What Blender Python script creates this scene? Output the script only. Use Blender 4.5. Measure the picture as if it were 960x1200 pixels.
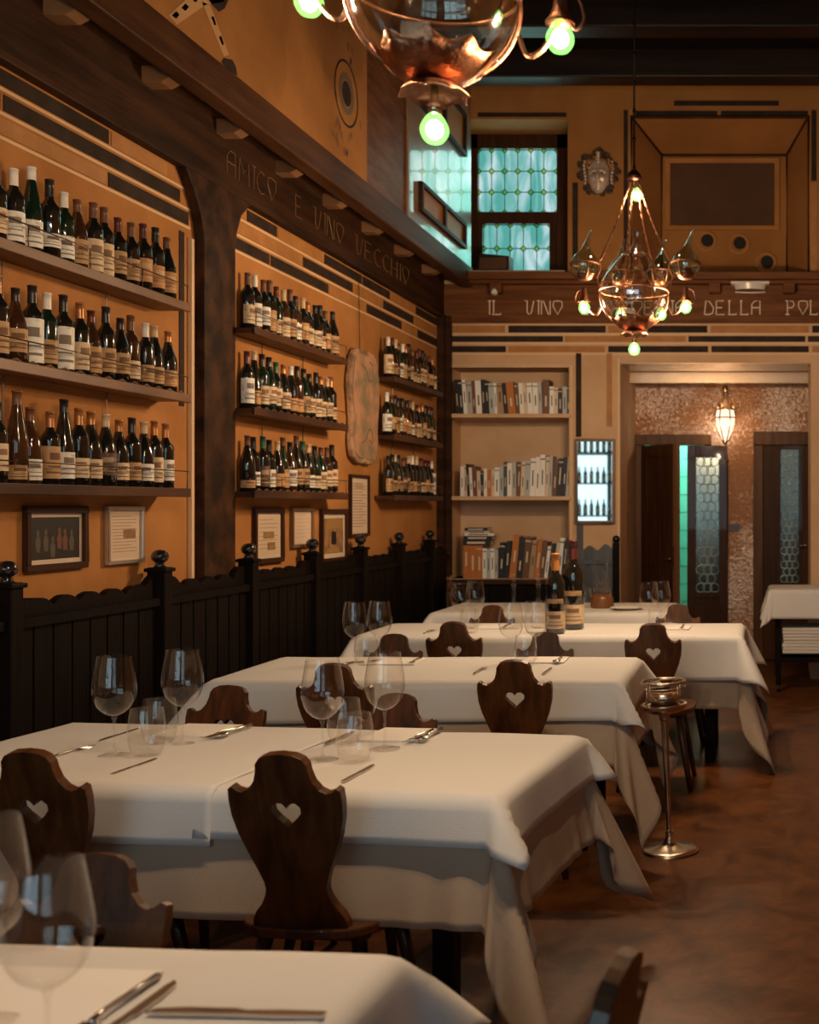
import bpy, math, random
from mathutils import Vector, Matrix
PI = math.pi
R = math.radians
sc = bpy.context.scene
for o in list(bpy.data.objects): bpy.data.objects.remove(o)
COL = sc.collection

# ---------------------------------------------------------------- camera, world, light, exposure
H = 1.5           # eye height
F = 1350.0        # focal length in pixels of the 1200 px high frame
PX, PY = 895.0, 593.0
cd = bpy.data.cameras.new('camera'); cam = bpy.data.objects.new('camera', cd); COL.objects.link(cam)
cam.location = (0, 0, H); cam.rotation_euler = (R(90), 0, 0)
cd.sensor_fit = 'VERTICAL'; cd.sensor_height = 36; cd.sensor_width = 28.8
cd.lens = F / 1200 * 36
cd.shift_x = -(PX - 480) / 1200; cd.shift_y = -(600 - PY) / 1200
cd.clip_start = .05; cd.clip_end = 100
cd.dof.use_dof = True; cd.dof.focus_distance = 4.3; cd.dof.aperture_fstop = 4.0
sc.camera = cam
sc.view_settings.view_transform = 'Standard'; sc.view_settings.look = 'None'
sc.view_settings.gamma = 1.0; sc.view_settings.exposure = 0.0; sc.view_settings.use_curve_mapping = False
w = bpy.data.worlds.new('sky'); sc.world = w; w.use_nodes = True
w.node_tree.nodes['Background'].inputs[0].default_value = (.62, .84, .88, 1)
w.node_tree.nodes['Background'].inputs[1].default_value = .9

def area(name, loc, rot, sx, sy, power, col):
    l = bpy.data.lights.new(name, 'AREA'); l.shape = 'RECTANGLE'; l.size = sx; l.size_y = sy
    l.energy = power; l.color = col
    o = bpy.data.objects.new(name, l); COL.objects.link(o); o.location = loc; o.rotation_euler = rot
    return o
# daylight outside the street windows behind the camera, and outside the small leaded window
area('street_daylight', (-2.2, -3.3, 2.4), (R(90), 0, 0), 3.6, 2.8, 76, (.60, .84, 1))
area('street_daylight', (1.7, -3.3, 2.4), (R(90), 0, 0), 2.6, 2.8, 24, (.62, .85, 1))
area('courtyard_daylight', (-2.3, 11.6, 4.4), (R(-90), 0, 0), 2.2, 2.6, 84, (.86, 1, .97))
BULB_W = 36.0
BULB_C = (1.0, .68, .40)

# ---------------------------------------------------------------- materials
MATS = {}
def mat(name, col, rough=.6, metal=0, col2=None, scale=6, stretch=(1, 1, 1), bump=0, bscale=None, coat=0, spec=.5, detail=5, ramp=(.35, .65), rough2=None):
    if name in MATS: return MATS[name]
    m = bpy.data.materials.new(name); m.use_nodes = True; nt = m.node_tree; N = nt.nodes; L = nt.links
    b = N['Principled BSDF']; b.inputs['Base Color'].default_value = (*col, 1)
    b.inputs['Roughness'].default_value = rough; b.inputs['Metallic'].default_value = metal
    b.inputs['Coat Weight'].default_value = coat; b.inputs['Specular IOR Level'].default_value = spec
    if col2 or bump:
        tc = N.new('ShaderNodeTexCoord'); mp = N.new('ShaderNodeMapping'); mp.inputs['Scale'].default_value = stretch
        L.new(tc.outputs['Object'], mp.inputs[0])
    if col2:
        n = N.new('ShaderNodeTexNoise'); n.inputs['Scale'].default_value = scale; n.inputs['Detail'].default_value = detail; n.inputs['Roughness'].default_value = .6
        L.new(mp.outputs[0], n.inputs[0])
        r = N.new('ShaderNodeValToRGB'); r.color_ramp.elements[0].position = ramp[0]; r.color_ramp.elements[1].position = ramp[1]
        r.color_ramp.elements[0].color = (*col, 1); r.color_ramp.elements[1].color = (*col2, 1)
        L.new(n.outputs[0], r.inputs[0]); L.new(r.outputs[0], b.inputs['Base Color'])
        if rough2 is not None:
            mr = N.new('ShaderNodeMapRange'); mr.inputs[1].default_value = ramp[0]; mr.inputs[2].default_value = ramp[1]
            mr.inputs[3].default_value = rough; mr.inputs[4].default_value = rough2
            L.new(n.outputs[0], mr.inputs[0]); L.new(mr.outputs[0], b.inputs['Roughness'])
    if bump:
        n2 = N.new('ShaderNodeTexNoise'); n2.inputs['Scale'].default_value = bscale or scale * 4; n2.inputs['Detail'].default_value = 4
        L.new(mp.outputs[0], n2.inputs[0]); bm = N.new('ShaderNodeBump'); bm.inputs['Strength'].default_value = bump; bm.inputs['Distance'].default_value = .02
        L.new(n2.outputs[0], bm.inputs['Height']); L.new(bm.outputs[0], b.inputs['Normal'])
    MATS[name] = m; return m

def thin_glass(name, tint, gloss=.12, rough=.02, edge=.75, edgecol=(1, 1, 1)):
    """clear thin glass: see-through face on, mirror-like at the rim"""
    m = bpy.data.materials.new(name); m.use_nodes = True; nt = m.node_tree; N = nt.nodes; L = nt.links
    N.remove(N['Principled BSDF']); out = N['Material Output']
    t = N.new('ShaderNodeBsdfTransparent'); t.inputs[0].default_value = (*tint, 1)
    g = N.new('ShaderNodeBsdfGlossy'); g.inputs['Roughness'].default_value = rough; g.inputs[0].default_value = (*edgecol, 1)
    lw = N.new('ShaderNodeLayerWeight'); lw.inputs[0].default_value = .35
    mr = N.new('ShaderNodeMapRange'); mr.inputs[1].default_value = 0; mr.inputs[2].default_value = 1; mr.inputs[3].default_value = gloss; mr.inputs[4].default_value = edge
    mx = N.new('ShaderNodeMixShader')
    pw = N.new('ShaderNodeMath'); pw.operation = 'POWER'; pw.inputs[1].default_value = 2.2; L.new(lw.outputs['Facing'], pw.inputs[0]); L.new(pw.outputs[0], mr.inputs[0]); L.new(mr.outputs[0], mx.inputs[0]); L.new(t.outputs[0], mx.inputs[1]); L.new(g.outputs[0], mx.inputs[2]); L.new(mx.outputs[0], out.inputs[0])
    MATS[name] = m; return m

def daylight_patches(name, a, b, tintmat):  # brighter and dimmer daylight outside, painted into the glass tint as patches
    nt = tintmat.node_tree; N = nt.nodes; L = nt.links; t = next(n for n in N if n.type == 'BSDF_TRANSPARENT')
    tc = N.new('ShaderNodeTexCoord'); mp = N.new('ShaderNodeMapping'); mp.inputs['Scale'].default_value = (4.2, 1, 1.3); n = N.new('ShaderNodeTexNoise'); n.inputs['Scale'].default_value = 1.0; n.inputs['Detail'].default_value = 3; n.inputs['Distortion'].default_value = 1.2
    r = N.new('ShaderNodeValToRGB'); r.color_ramp.elements[0].position = .42; r.color_ramp.elements[1].position = .60; r.color_ramp.elements[0].color = (*a, 1); r.color_ramp.elements[1].color = (*b, 1)
    L.new(tc.outputs['Object'], mp.inputs[0]); L.new(mp.outputs[0], n.inputs[0]); L.new(n.outputs[0], r.inputs[0]); L.new(r.outputs[0], t.inputs[0])
def emit(name, col, s, clear=0):
    m = bpy.data.materials.new(name); m.use_nodes = True; nt = m.node_tree; N = nt.nodes; L = nt.links
    N.remove(N['Principled BSDF']); e = N.new('ShaderNodeEmission'); e.inputs[0].default_value = (*col, 1); e.inputs[1].default_value = s
    if clear:
        t = N.new('ShaderNodeBsdfTransparent'); a = N.new('ShaderNodeAddShader'); t.inputs[0].default_value = (clear, clear, clear, 1)
        L.new(t.outputs[0], a.inputs[0]); L.new(e.outputs[0], a.inputs[1]); L.new(a.outputs[0], N['Material Output'].inputs[0])
    else: L.new(e.outputs[0], N['Material Output'].inputs[0])
    MATS[name] = m; return m

M_ochre = mat('ochre_plaster', (.36, .152, .042), .85, spec=.2, col2=(.46, .208, .068), scale=2.2, bump=.08, bscale=30)
M_ochre_hi = mat('orange_plaster', (.29, .125, .036), .85, spec=.2, col2=(.38, .172, .052), scale=1.6, bump=.08, bscale=30)
M_beige = mat('beige_plaster', (.54, .33, .175), .7, col2=(.64, .42, .25), scale=1.8, bump=.08, bscale=30)
M_cream = mat('cream_line_paint', (.70, .48, .28), .6)
M_brick_d = mat('dark_strip_paint', (.022, .014, .011), .7, spec=.15, col2=(.045, .028, .020), scale=9)
M_brick_o = mat('ochre_strip_paint', (.36, .15, .035), .6, col2=(.44, .20, .055), scale=9)
M_frieze = mat('dark_brown_wood', (.018, .0075, .004), .6, spec=.15, col2=(.055, .022, .009), scale=3, stretch=(1, .4, 5), bump=.1)
M_frieze_b = mat('brown_frieze_wood', (.095, .034, .012), .5, spec=.12, col2=(.19, .074, .027), scale=3, stretch=(.5, 1, 6), bump=.1)
M_pil = mat('mottled_brown_pilaster', (.014, .006, .003), .6, spec=.15, col2=(.075, .030, .011), scale=7, detail=8, ramp=(.4, .7))
M_dark = mat('near_black_wood', (.0035, .0025, .002), .55, spec=.09, col2=(.009, .0045, .003), scale=4, stretch=(1, 6, .5), bump=.15)
M_ceil = mat('ceiling_boards', (.006, .004, .003), .7, spec=.15, col2=(.012, .007, .005), scale=3, stretch=(.4, 6, 1))
M_beam = mat('ceiling_beam_wood', (.014, .008, .006), .45, spec=.3, col2=(.028, .016, .011), scale=3, stretch=(.3, 5, 5), bump=.1)
M_fascia = mat('fascia_wood', (.045, .017, .007), .55, spec=.14, col2=(.095, .038, .015), scale=3, stretch=(3, .4, 5), bump=.1)
M_corbel = mat('corbel_wood', (.24, .12, .055), .6, spec=.2, col2=(.17, .08, .036), scale=5)
M_chair = mat('chair_walnut', (.036, .0115, .0030), .38, spec=.25, col2=(.10, .034, .009), scale=5, stretch=(5, 5, .6), bump=.06, coat=.25)
M_leg = mat('chair_leg_wood', (.022, .008, .004), .4, spec=.3, col2=(.05, .019, .008), scale=5, coat=.2)
M_floor = None
M_cloth = mat('white_linen', (.64, .63, .62), .85, bump=.12, bscale=320)
M_under = mat('beige_linen', (.40, .31, .235), .88, bump=.12, bscale=320)
M_napkin = mat('pale_paper', (.80, .77, .73), .8, bump=.05, bscale=60)
M_steel = mat('cutlery_steel', (.62, .58, .54), .22, 1)
M_silver = mat('silvered_metal', (.70, .60, .50), .24, 1, col2=(.45, .34, .26), scale=7)
M_copper = mat('hammered_copper', (.46, .21, .12), .40, 1, col2=(.27, .11, .055), scale=8, bump=.25, bscale=45)
M_brass = mat('old_brass', (.50, .33, .15), .35, 1, col2=(.22, .13, .06), scale=20)
M_iron = mat('dark_iron', (.03, .025, .02), .45, .8)
M_shelf = mat('shelf_wood', (.035, .013, .006), .45, spec=.2, col2=(.095, .038, .017), scale=6, stretch=(1, .3, 1))
M_shelf_l = mat('pale_shelf_wood', (.10, .042, .018), .45, spec=.25, col2=(.22, .105, .05), scale=6, stretch=(1, .3, 1))  # paler brown for the near rack's upper shelves and the bottle rests
M_wire = mat('rail_wire', (.12, .08, .06), .35, .9)
M_niche = mat('niche_plaster', (.56, .36, .20), .7, col2=(.66, .46, .30), scale=2)
M_door = mat('door_wood', (.034, .012, .0045), .45, spec=.12, col2=(.062, .024, .009), scale=4, stretch=(5, 5, .4), coat=.2)
M_door_l = mat('door_edge_wood', (.075, .029, .010), .45, spec=.2, col2=(.13, .054, .02), scale=4, stretch=(5, 5, .4))
M_bay = mat('varnished_bay_wood', (.22, .14, .10), .36, col2=(.31, .21, .155), scale=4, stretch=(2, .6, 2), coat=.5)
M_bluegrey = mat('bluegrey_wood', (.045, .042, .045), .35, col2=(.085, .078, .075), scale=5, stretch=(4, 4, .5))
M_tile = mat('teal_tile', (.20, .70, .55), .25, col2=(.30, .80, .66), scale=2)
M_grout = mat('grout', (.16, .42, .35), .6)
M_mirror = mat('mirror_glass', (.56, .56, .50), .02, 1)
M_white = mat('white_enamel', (.72, .68, .62), .4)
M_blackp = mat('black_plastic', (.015, .015, .015), .4)
M_screen = mat('taupe_screen', (.085, .045, .026), .8, spec=.08, col2=(.11, .06, .036), scale=2)
M_ink = mat('letter_cream', (.88, .76, .62), .5)
M_ink_l = mat('letter_gold', (.17, .085, .03), .5)
M_hole = mat('vent_black', (.01, .009, .008), .8)

def copper_wall():
    m = bpy.data.materials.new('silver_flecked_copper_plaster'); m.use_nodes = True; N = m.node_tree.nodes; L = m.node_tree.links; b = N['Principled BSDF']
    tc = N.new('ShaderNodeTexCoord'); n = N.new('ShaderNodeTexNoise'); n.inputs['Scale'].default_value = 34; n.inputs['Detail'].default_value = 6; n.inputs['Distortion'].default_value = .8
    n3 = N.new('ShaderNodeTexNoise'); n3.inputs['Scale'].default_value = 1.7; L.new(tc.outputs['Object'], n3.inputs[0])
    L.new(tc.outputs['Object'], n.inputs[0]); ad = N.new('ShaderNodeMath'); ad.operation = 'MULTIPLY_ADD'; ad.inputs[1].default_value = 1.0; n3.inputs['Detail'].default_value = 1
    L.new(n3.outputs[0], ad.inputs[0]); L.new(n.outputs[0], ad.inputs[2])
    mr = N.new('ShaderNodeMapRange'); mr.inputs[1].default_value = .90; mr.inputs[2].default_value = 1.12; L.new(ad.outputs[0], mr.inputs[0])
    mx = N.new('ShaderNodeMix'); mx.data_type = 'RGBA'; L.new(mr.outputs[0], mx.inputs[0])
    mx.inputs[6].default_value = (.33, .13, .035, 1); mx.inputs[7].default_value = (.48, .36, .29, 1)
    L.new(mx.outputs[2], b.inputs['Base Color']); L.new(mr.outputs[0], b.inputs['Metallic'])
    b.inputs['Roughness'].default_value = .42
    bm = N.new('ShaderNodeBump'); bm.inputs['Strength'].default_value = .6; bm.inputs['Distance'].default_value = .02; L.new(n.outputs[0], bm.inputs['Height']); L.new(bm.outputs[0], b.inputs['Normal'])
    return m
M_cwall = copper_wall()

def floor_mat():
    m = bpy.data.materials.new('polished_brown_floor'); m.use_nodes = True; N = m.node_tree.nodes; L = m.node_tree.links; b = N['Principled BSDF']
    tc = N.new('ShaderNodeTexCoord'); n = N.new('ShaderNodeTexNoise'); n.inputs['Scale'].default_value = 5.5; n.inputs['Detail'].default_value = 10; n.inputs['Roughness'].default_value = .72; n.inputs['Distortion'].default_value = .6
    L.new(tc.outputs['Object'], n.inputs[0]); r = N.new('ShaderNodeValToRGB'); r.color_ramp.elements[0].position = .36; r.color_ramp.elements[1].position = .66
    r.color_ramp.elements[0].color = (.055, .0165, .0035, 1); r.color_ramp.elements[1].color = (.17, .058, .013, 1)
    L.new(n.outputs[0], r.inputs[0])
    v = N.new('ShaderNodeTexVoronoi'); v.inputs['Scale'].default_value = 30; L.new(tc.outputs['Object'], v.inputs[0])
    mx = N.new('ShaderNodeMix'); mx.data_type = 'RGBA'; mx.blend_type = 'MULTIPLY'; mx.inputs[0].default_value = .35
    L.new(r.outputs[0], mx.inputs[6]); L.new(v.outputs['Color'], mx.inputs[7]); 
    mx2 = N.new('ShaderNodeMix'); mx2.data_type = 'RGBA'; mx2.inputs[0].default_value = .3; L.new(r.outputs[0], mx2.inputs[6]); L.new(mx.outputs[2], mx2.inputs[7])
    L.new(mx2.outputs[2], b.inputs['Base Color'])
    mr = N.new('ShaderNodeMapRange'); mr.inputs[3].default_value = .24; mr.inputs[4].default_value = .46; b.inputs['Specular IOR Level'].default_value = .16; L.new(n.outputs[0], mr.inputs[0]); L.new(mr.outputs[0], b.inputs['Roughness'])
    bm = N.new('ShaderNodeBump'); bm.inputs['Strength'].default_value = .08; bm.inputs['Distance'].default_value = .02; L.new(n.outputs[0], bm.inputs['Height']); L.new(bm.outputs[0], b.inputs['Normal'])
    return m
M_floor = floor_mat()

M_wine_glass = thin_glass('clear_stemware', (.98, .97, .955), .06, .01, .85)
M_flask = thin_glass('smoky_blown_glass', (.90, .88, .84), .20, .02, .9, (.95, .92, .85))
M_flask_low = thin_glass('window_sheen_glass', (.93, .95, .93), .30, .05, .95)  # window reflection on the flask's lower half, put in as a brighter glass
M_flask_green = thin_glass('greenish_blown_glass', (.80, .85, .80), .24, .02, .9, (.75, .95, .9))
M_pane = thin_glass('leaded_pane', (.66, .86, .82), .03, .03, .3)
daylight_patches('', (.42, .74, .68), (1, 1, 1), M_pane)
M_pane_green = thin_glass('green_diamond_pane', (.42, .62, .10), .03, .03, .3)
M_pane_dark = thin_glass('bottle_end_pane', (.05, .06, .055), .16, .15, .5, (.6, .7, .65))
M_street_pane = thin_glass('street_window_pane', (.95, .98, .98), .03, .02, .5)
M_bulb = emit('bulb_shell', (.30, 1, .18), .95, .95)
M_lantern = emit('lantern_pane', (1, .66, .48), 1.1, .5)

# ---------------------------------------------------------------- mesh helper
class MB:
    def __init__(s): s.v = []; s.f = []; s.mi = []; s.cur = 0; s.sm = []; s.smooth = False
    def add(s, vs, fs):
        b = len(s.v); s.v += [tuple(p) for p in vs]
        for f in fs: s.f.append([b + i for i in f]); s.mi.append(s.cur); s.sm.append(s.smooth)
        return s
    def box(s, x0, x1, y0, y1, z0, z1, m=None):
        if x0 > x1: x0, x1 = x1, x0
        if y0 > y1: y0, y1 = y1, y0
        if z0 > z1: z0, z1 = z1, z0
        vs = [Vector((x, y, z)) for z in (z0, z1) for y in (y0, y1) for x in (x0, x1)]
        if m: vs = [m @ p for p in vs]
        return s.add(vs, [(0, 2, 3, 1), (4, 5, 7, 6), (0, 1, 5, 4), (2, 6, 7, 3), (0, 4, 6, 2), (1, 3, 7, 5)])
    def prism(s, poly, d0, d1, m=None, holes=None):
        """poly in (x,z), extruded along y from d0 to d1; optional hole loops (bridged by fill)"""
        n = len(poly)
        P = lambda a, y: (m @ Vector((a[0], y, a[1]))) if m else Vector((a[0], y, a[1]))
        if not holes:
            vs = [P(a, d0) for a in poly] + [P(a, d1) for a in poly]
            s.add(vs, [tuple(range(n)), tuple(range(2 * n - 1, n - 1, -1))] + [(i, i + n, (i + 1) % n + n, (i + 1) % n) for i in range(n)])
        else:
            from mathutils.geometry import tessellate_polygon
            loops = [poly] + holes
            flat = [a for l in loops for a in l]
            tris = tessellate_polygon([[Vector((a[0], a[1], 0)) for a in l] for l in loops])
            N = len(flat); vs = [P(a, d0) for a in flat] + [P(a, d1) for a in flat]
            fs = [tuple(t) for t in tris] + [(t[2] + N, t[1] + N, t[0] + N) for t in tris]
            k = 0
            for l in loops:
                for i in range(len(l)): j = (i + 1) % len(l); fs.append((k + i, k + i + N, k + j + N, k + j))
                k += len(l)
            s.add(vs, fs)
        return s
    def lathe(s, prof, n=24, m=None, a0=0, a1=2 * PI, cap=True):
        full = abs(a1 - a0 - 2 * PI) < 1e-6; k = n if full else n + 1; vs = []
        for r, z in prof:
            for i in range(k):
                a = a0 + (a1 - a0) * i / n; p = Vector((r * math.cos(a), r * math.sin(a), z)); vs.append(m @ p if m else p)
        fs = []
        for j in range(len(prof) - 1):
            for i in range(n):
                i2 = (i + 1) % k
                fs.append((j * k + i, j * k + i2, (j + 1) * k + i2, (j + 1) * k + i))
        if full and cap:
            if prof[0][0] > 1e-4: fs.append(tuple(range(k - 1, -1, -1)))
            if prof[-1][0] > 1e-4: fs.append(tuple(range((len(prof) - 1) * k, len(prof) * k)))
        return s.add(vs, fs)
    def tube(s, pts, r, n=8, closed=False):
        pts = [Vector(p) for p in pts]; K = len(pts); rr = r if isinstance(r, (list, tuple)) else [r] * K; vs = []
        up = None
        for i, p in enumerate(pts):
            if closed: t = pts[(i + 1) % K] - pts[i - 1]
            else: t = pts[min(i + 1, K - 1)] - pts[max(i - 1, 0)]
            t.normalize()
            if up is None: up = Vector((0, 0, 1)) if abs(t.z) < .9 else Vector((1, 0, 0))
            a = t.cross(up).normalized(); up = a.cross(t).normalized()
            for j in range(n):
                th = 2 * PI * j / n; vs.append(p + (a * math.cos(th) + up * math.sin(th)) * rr[i])
        fs = []
        for i in range(K if closed else K - 1):
            i2 = (i + 1) % K
            for j in range(n): fs.append((i * n + j, i * n + (j + 1) % n, i2 * n + (j + 1) % n, i2 * n + j))
        if not closed: fs += [tuple(range(n - 1, -1, -1)), tuple(range((K - 1) * n, K * n))]
        return s.add(vs, fs)
    def ball(s, c, r, n=12, sx=1, sy=1, sz=1):
        c = Vector(c); k = n // 2
        m = Matrix.Translation(c) @ Matrix.Diagonal((sx, sy, sz, 1))
        return s.lathe([(r * math.sin(PI * j / k), -r * math.cos(PI * j / k)) for j in range(k + 1)], n, m, cap=False)
    def mesh(s, name, mats):
        me = bpy.data.meshes.new(name); me.from_pydata(s.v, [], s.f)
        for m in (mats if isinstance(mats, (list, tuple)) else [mats]): me.materials.append(m)
        me.polygons.foreach_set('material_index', s.mi); me.polygons.foreach_set('use_smooth', s.sm)
        import bmesh
        bm = bmesh.new(); bm.from_mesh(me); bmesh.ops.remove_doubles(bm, verts=bm.verts, dist=1e-5)
        bmesh.ops.recalc_face_normals(bm, faces=bm.faces); bm.to_mesh(me); bm.free()
        return me

def link(name, me, parent=None, loc=(0, 0, 0)):
    o = bpy.data.objects.new(name, me); COL.objects.link(o); o.location = loc
    if parent: o.parent = parent
    return o
def obj(name, mb, mats, parent=None, bevel=0, world=False):
    o = link(name, mb.mesh(name, mats), parent)
    if world and parent: o.location = -parent.location
    if bevel:
        b = o.modifiers.new('bevel', 'BEVEL'); b.width = bevel; b.segments = 2; b.limit_method = 'ANGLE'; b.angle_limit = R(40)
    return o
def tag(o, label=None, cat=None, group=None, kind=None):
    if label: o['label'] = label
    if cat: o['category'] = cat
    if group: o['group'] = group
    if kind: o['kind'] = kind
    return o
def thing(name, label, cat, loc=(0, 0, 0), rz=0, group=None):
    o = bpy.data.objects.new(name, None); COL.objects.link(o); o.location = loc; o.rotation_euler = (0, 0, rz); o.empty_display_size = .1
    return tag(o, label, cat, group)
def struct(name, mb, mats, bevel=0): return tag(obj(name, mb, mats, bevel=bevel), kind='structure')
def copy_tree(o, parent=None):
    c = o.copy(); COL.objects.link(c); c.parent = parent
    for ch in list(o.children): copy_tree(ch, c)
    return c
def at(px, py, z=.75):
    """where the photo's point (px,py) lies on the horizontal plane z"""
    Y = (H - z) * F / (py - PY); return ((px - PX) * Y / F, Y)
def wallx(px, py, X):
    Y = X * F / (px - PX); return (Y, H + (PY - py) * Y / F)
def wally(px, py, Y=10.0): return ((px - PX) * Y / F, H + (PY - py) * Y / F)
def smooth_path(pts, n=6, closed=False):
    out = []; K = len(pts); pts = [Vector(p) for p in pts]
    rng = range(K if closed else K - 1)
    for i in rng:
        if closed: p0, p1, p2, p3 = pts[i - 1], pts[i], pts[(i + 1) % K], pts[(i + 2) % K]
        else: p0, p1, p2, p3 = pts[max(i - 1, 0)], pts[i], pts[i + 1], pts[min(i + 2, K - 1)]
        for j in range(n):
            t = j / n
            out.append(.5 * ((2 * p1) + (-p0 + p2) * t + (2 * p0 - 5 * p1 + 4 * p2 - p3) * t * t + (-p0 + 3 * p1 - 3 * p2 + p3) * t ** 3))
    if not closed: out.append(pts[-1])
    return out
ORD = ['first', 'second', 'third', 'fourth', 'fifth', 'sixth', 'seventh', 'eighth', 'ninth', 'tenth', 'eleventh', 'twelfth', 'thirteenth', 'fourteenth', 'fifteenth', 'sixteenth',
       'seventeenth', 'eighteenth', 'nineteenth', 'twentieth', 'twenty-first', 'twenty-second', 'twenty-third', 'twenty-fourth', 'twenty-fifth', 'twenty-sixth', 'twenty-seventh', 'twenty-eighth', 'twenty-ninth', 'thirtieth', 'thirty-first', 'thirty-second']

# ================================================================= STRUCTURE
XL = -2.8; YB = 10.0; ZC = 5.3
struct('floor', MB().box(-4.4, 3.5, -2.8, 12.8, -.1, 0), M_floor)
struct('ceiling', MB().box(-4.4, 3.5, -2.8, 10.6, ZC, ZC + .1), M_ceil)
# ceiling boards and cross beams
for i, y in enumerate([9.55, 8.55, 7.55, 6.55, 5.55, 4.55, 3.55, 2.4, 1.2, 0, -1.2]):
    struct('ceiling_beam', MB().box(XL + .27, 3.2, y, y + .22, ZC - .24, ZC), M_beam, .012)
# left wall with the jettied upper storey
struct('wall_left', MB().box(-3.0, XL, 3.0, 10.0, 0, 3.46), M_ochre)
mb = MB().box(-3.0, -2.545, 3.0, 7.39, 3.5, ZC)
struct('wall_left_upper', mb, M_ochre_hi)
struct('wall_left_upper_boarding', MB().box(-3.0, -2.555, 7.39, 8.24, 3.5, ZC), M_frieze_b)
struct('wall_bay', MB().box(-4.4, -4.2, -2.8, 3.0, 0, ZC).box(-4.4, -3.0, 3.0, 3.2, 0, ZC), M_ochre)
struct('wall_right', MB().box(3.2, 3.4, -2.8, 10.4, 0, ZC), M_ochre)
# varnished box bay with two hatches
mb = MB().box(-3.0, -2.54, 8.24, 10.0, 3.56, ZC)
struct('wall_left_bay_casing', mb, M_bay)
def hatch(z0, z1, y0, y1, name):
    m = MB(); x0, x1 = -2.545, -2.505
    m.box(x0, x1, y0, y1, z0 - .03, z0).box(x0, x1, y0, y1, z1, z1 + .03).box(x0, x1, y0, y0 + .035, z0, z1).box(x0, x1, y1 - .035, y1, z0, z1)
    ym = (y0 + y1) / 2; m.box(x0, x1, ym - .02, ym + .02, z0, z1); m.cur = 1; m.box(-2.54, -2.532, y0 + .03, y1 - .03, z0, z1)
    struct(name, m, [M_frieze, M_brick_o])
hatch(3.70, 3.86, 8.47, 9.74, 'trim_1'); hatch(4.48, 4.78, 8.47, 9.74, 'trim_2')
# jetty: fascia beam, soffit, corbels
struct('trim_3', MB().box(-2.62, -2.52, 3.0, 9.98, 3.39, 3.56).box(-2.8, -2.62, 3.0, 10, 3.46, 3.5), M_fascia, .008)
cb = MB(); 
prof = [(-2.8, 3.46), (-2.8, 3.385), (-2.68, 3.385), (-2.615, 3.42), (-2.615, 3.46)]
for i in range(9):
    y = 4.45 + .70 * i - .03
    if y > 9.8 : break
    m = MB(); m.prism([(a, b) for a, b in prof], y, y + .10)
    struct('corbel_bracket', m, M_corbel, .004)
# left frieze, with shallow moulding
mb = MB().box(XL, XL + .035, 3.0, 9.98, 3.13, 3.46); mb.box(XL, XL + .055, 3.0, 9.98, 3.115, 3.15)
struct('wall_left_frieze', mb, M_frieze, .004)
# pilaster with bracketed head (a flat profile on the left wall)
Rm = Matrix.Rotation(R(90), 4, 'Z')   # local x -> world y, local y -> world -x
def on_left(poly, x0, x1, mb): # poly in (Y,z)
    n = len(poly); vs = [(x0, a, b) for a, b in poly] + [(x1, a, b) for a, b in poly]
    mb.add(vs, [tuple(range(n)), tuple(range(2 * n - 1, n - 1, -1))] + [(i, i + n, (i + 1) % n + n, (i + 1) % n) for i in range(n)]); return mb
hd = [(5.667, 0), (6.0, 0), (6.0, 2.84), (6.02, 2.93), (6.07, 3.03), (6.16, 3.10), (6.20, 3.14), (5.46, 3.14), (5.49, 3.11), (5.555, 3.04), (5.61, 2.96), (5.65, 2.88), (5.667, 2.80)]
struct('pilaster', on_left(hd, XL, XL + .05, MB()), M_pil, .004)
mb = MB(); mb.box(XL, XL + .02, 5.60, 5.625, 1.0, 2.80); mb.box(XL, XL + .02, 6.03, 6.045, 1.0, 2.80); struct('trim_4', mb, M_cream)
# painted strip courses: left wall
def courses_left():
    d = MB(); o = MB(); c = MB()
    rows = [(3.045, 3.105), (2.955, 3.015), (2.865, 2.925)]
    lay = [[('o', 3.6, 4.0), ('d', 4.02, 4.92), ('o', 4.94, 5.40), ('d', 6.24, 6.62), ('o', 6.64, 7.30), ('d', 7.34, 8.02), ('d', 8.04, 8.62), ('o', 8.64, 9.25), ('d', 9.27, 9.9)],
           [('d', 3.6, 4.22), ('d', 4.24, 5.52), ('o', 6.08, 6.98), ('d', 7.0, 7.84), ('o', 7.86, 8.46), ('d', 8.48, 9.2), ('o', 9.22, 9.9)],
           [('d', 3.4, 3.9), ('o', 3.92, 4.90), ('d', 4.92, 5.60), ('d', 6.05, 6.52), ('d', 6.54, 7.40), ('o', 7.42, 8.10), ('d', 8.12, 8.9), ('o', 8.92, 9.3), ('d', 9.32, 9.9)]]
    for (z0, z1), row in zip(rows, lay):
        for k, a, b in row: (d if k == 'd' else o).box(XL, XL + .004, a, b, z0, z1)
        c.box(XL, XL + .002, 3.0, 5.62, z0 - .018, z0 - .006); c.box(XL, XL + .002, 6.02, 9.95, z0 - .018, z0 - .006)
    d.box(XL, XL + .004, 5.515, 5.56, 1.98, 2.82)
    struct('trim_5', d, M_brick_d); struct('trim_6', o, M_brick_o); struct('trim_7', c, M_cream)
courses_left()
struct('trim_8', MB().box(XL, XL + .06, 9.86, 9.99, .9, 3.14).box(XL + .0, XL + .10, 9.93, 9.99, .9, 3.14), M_frieze)

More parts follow.
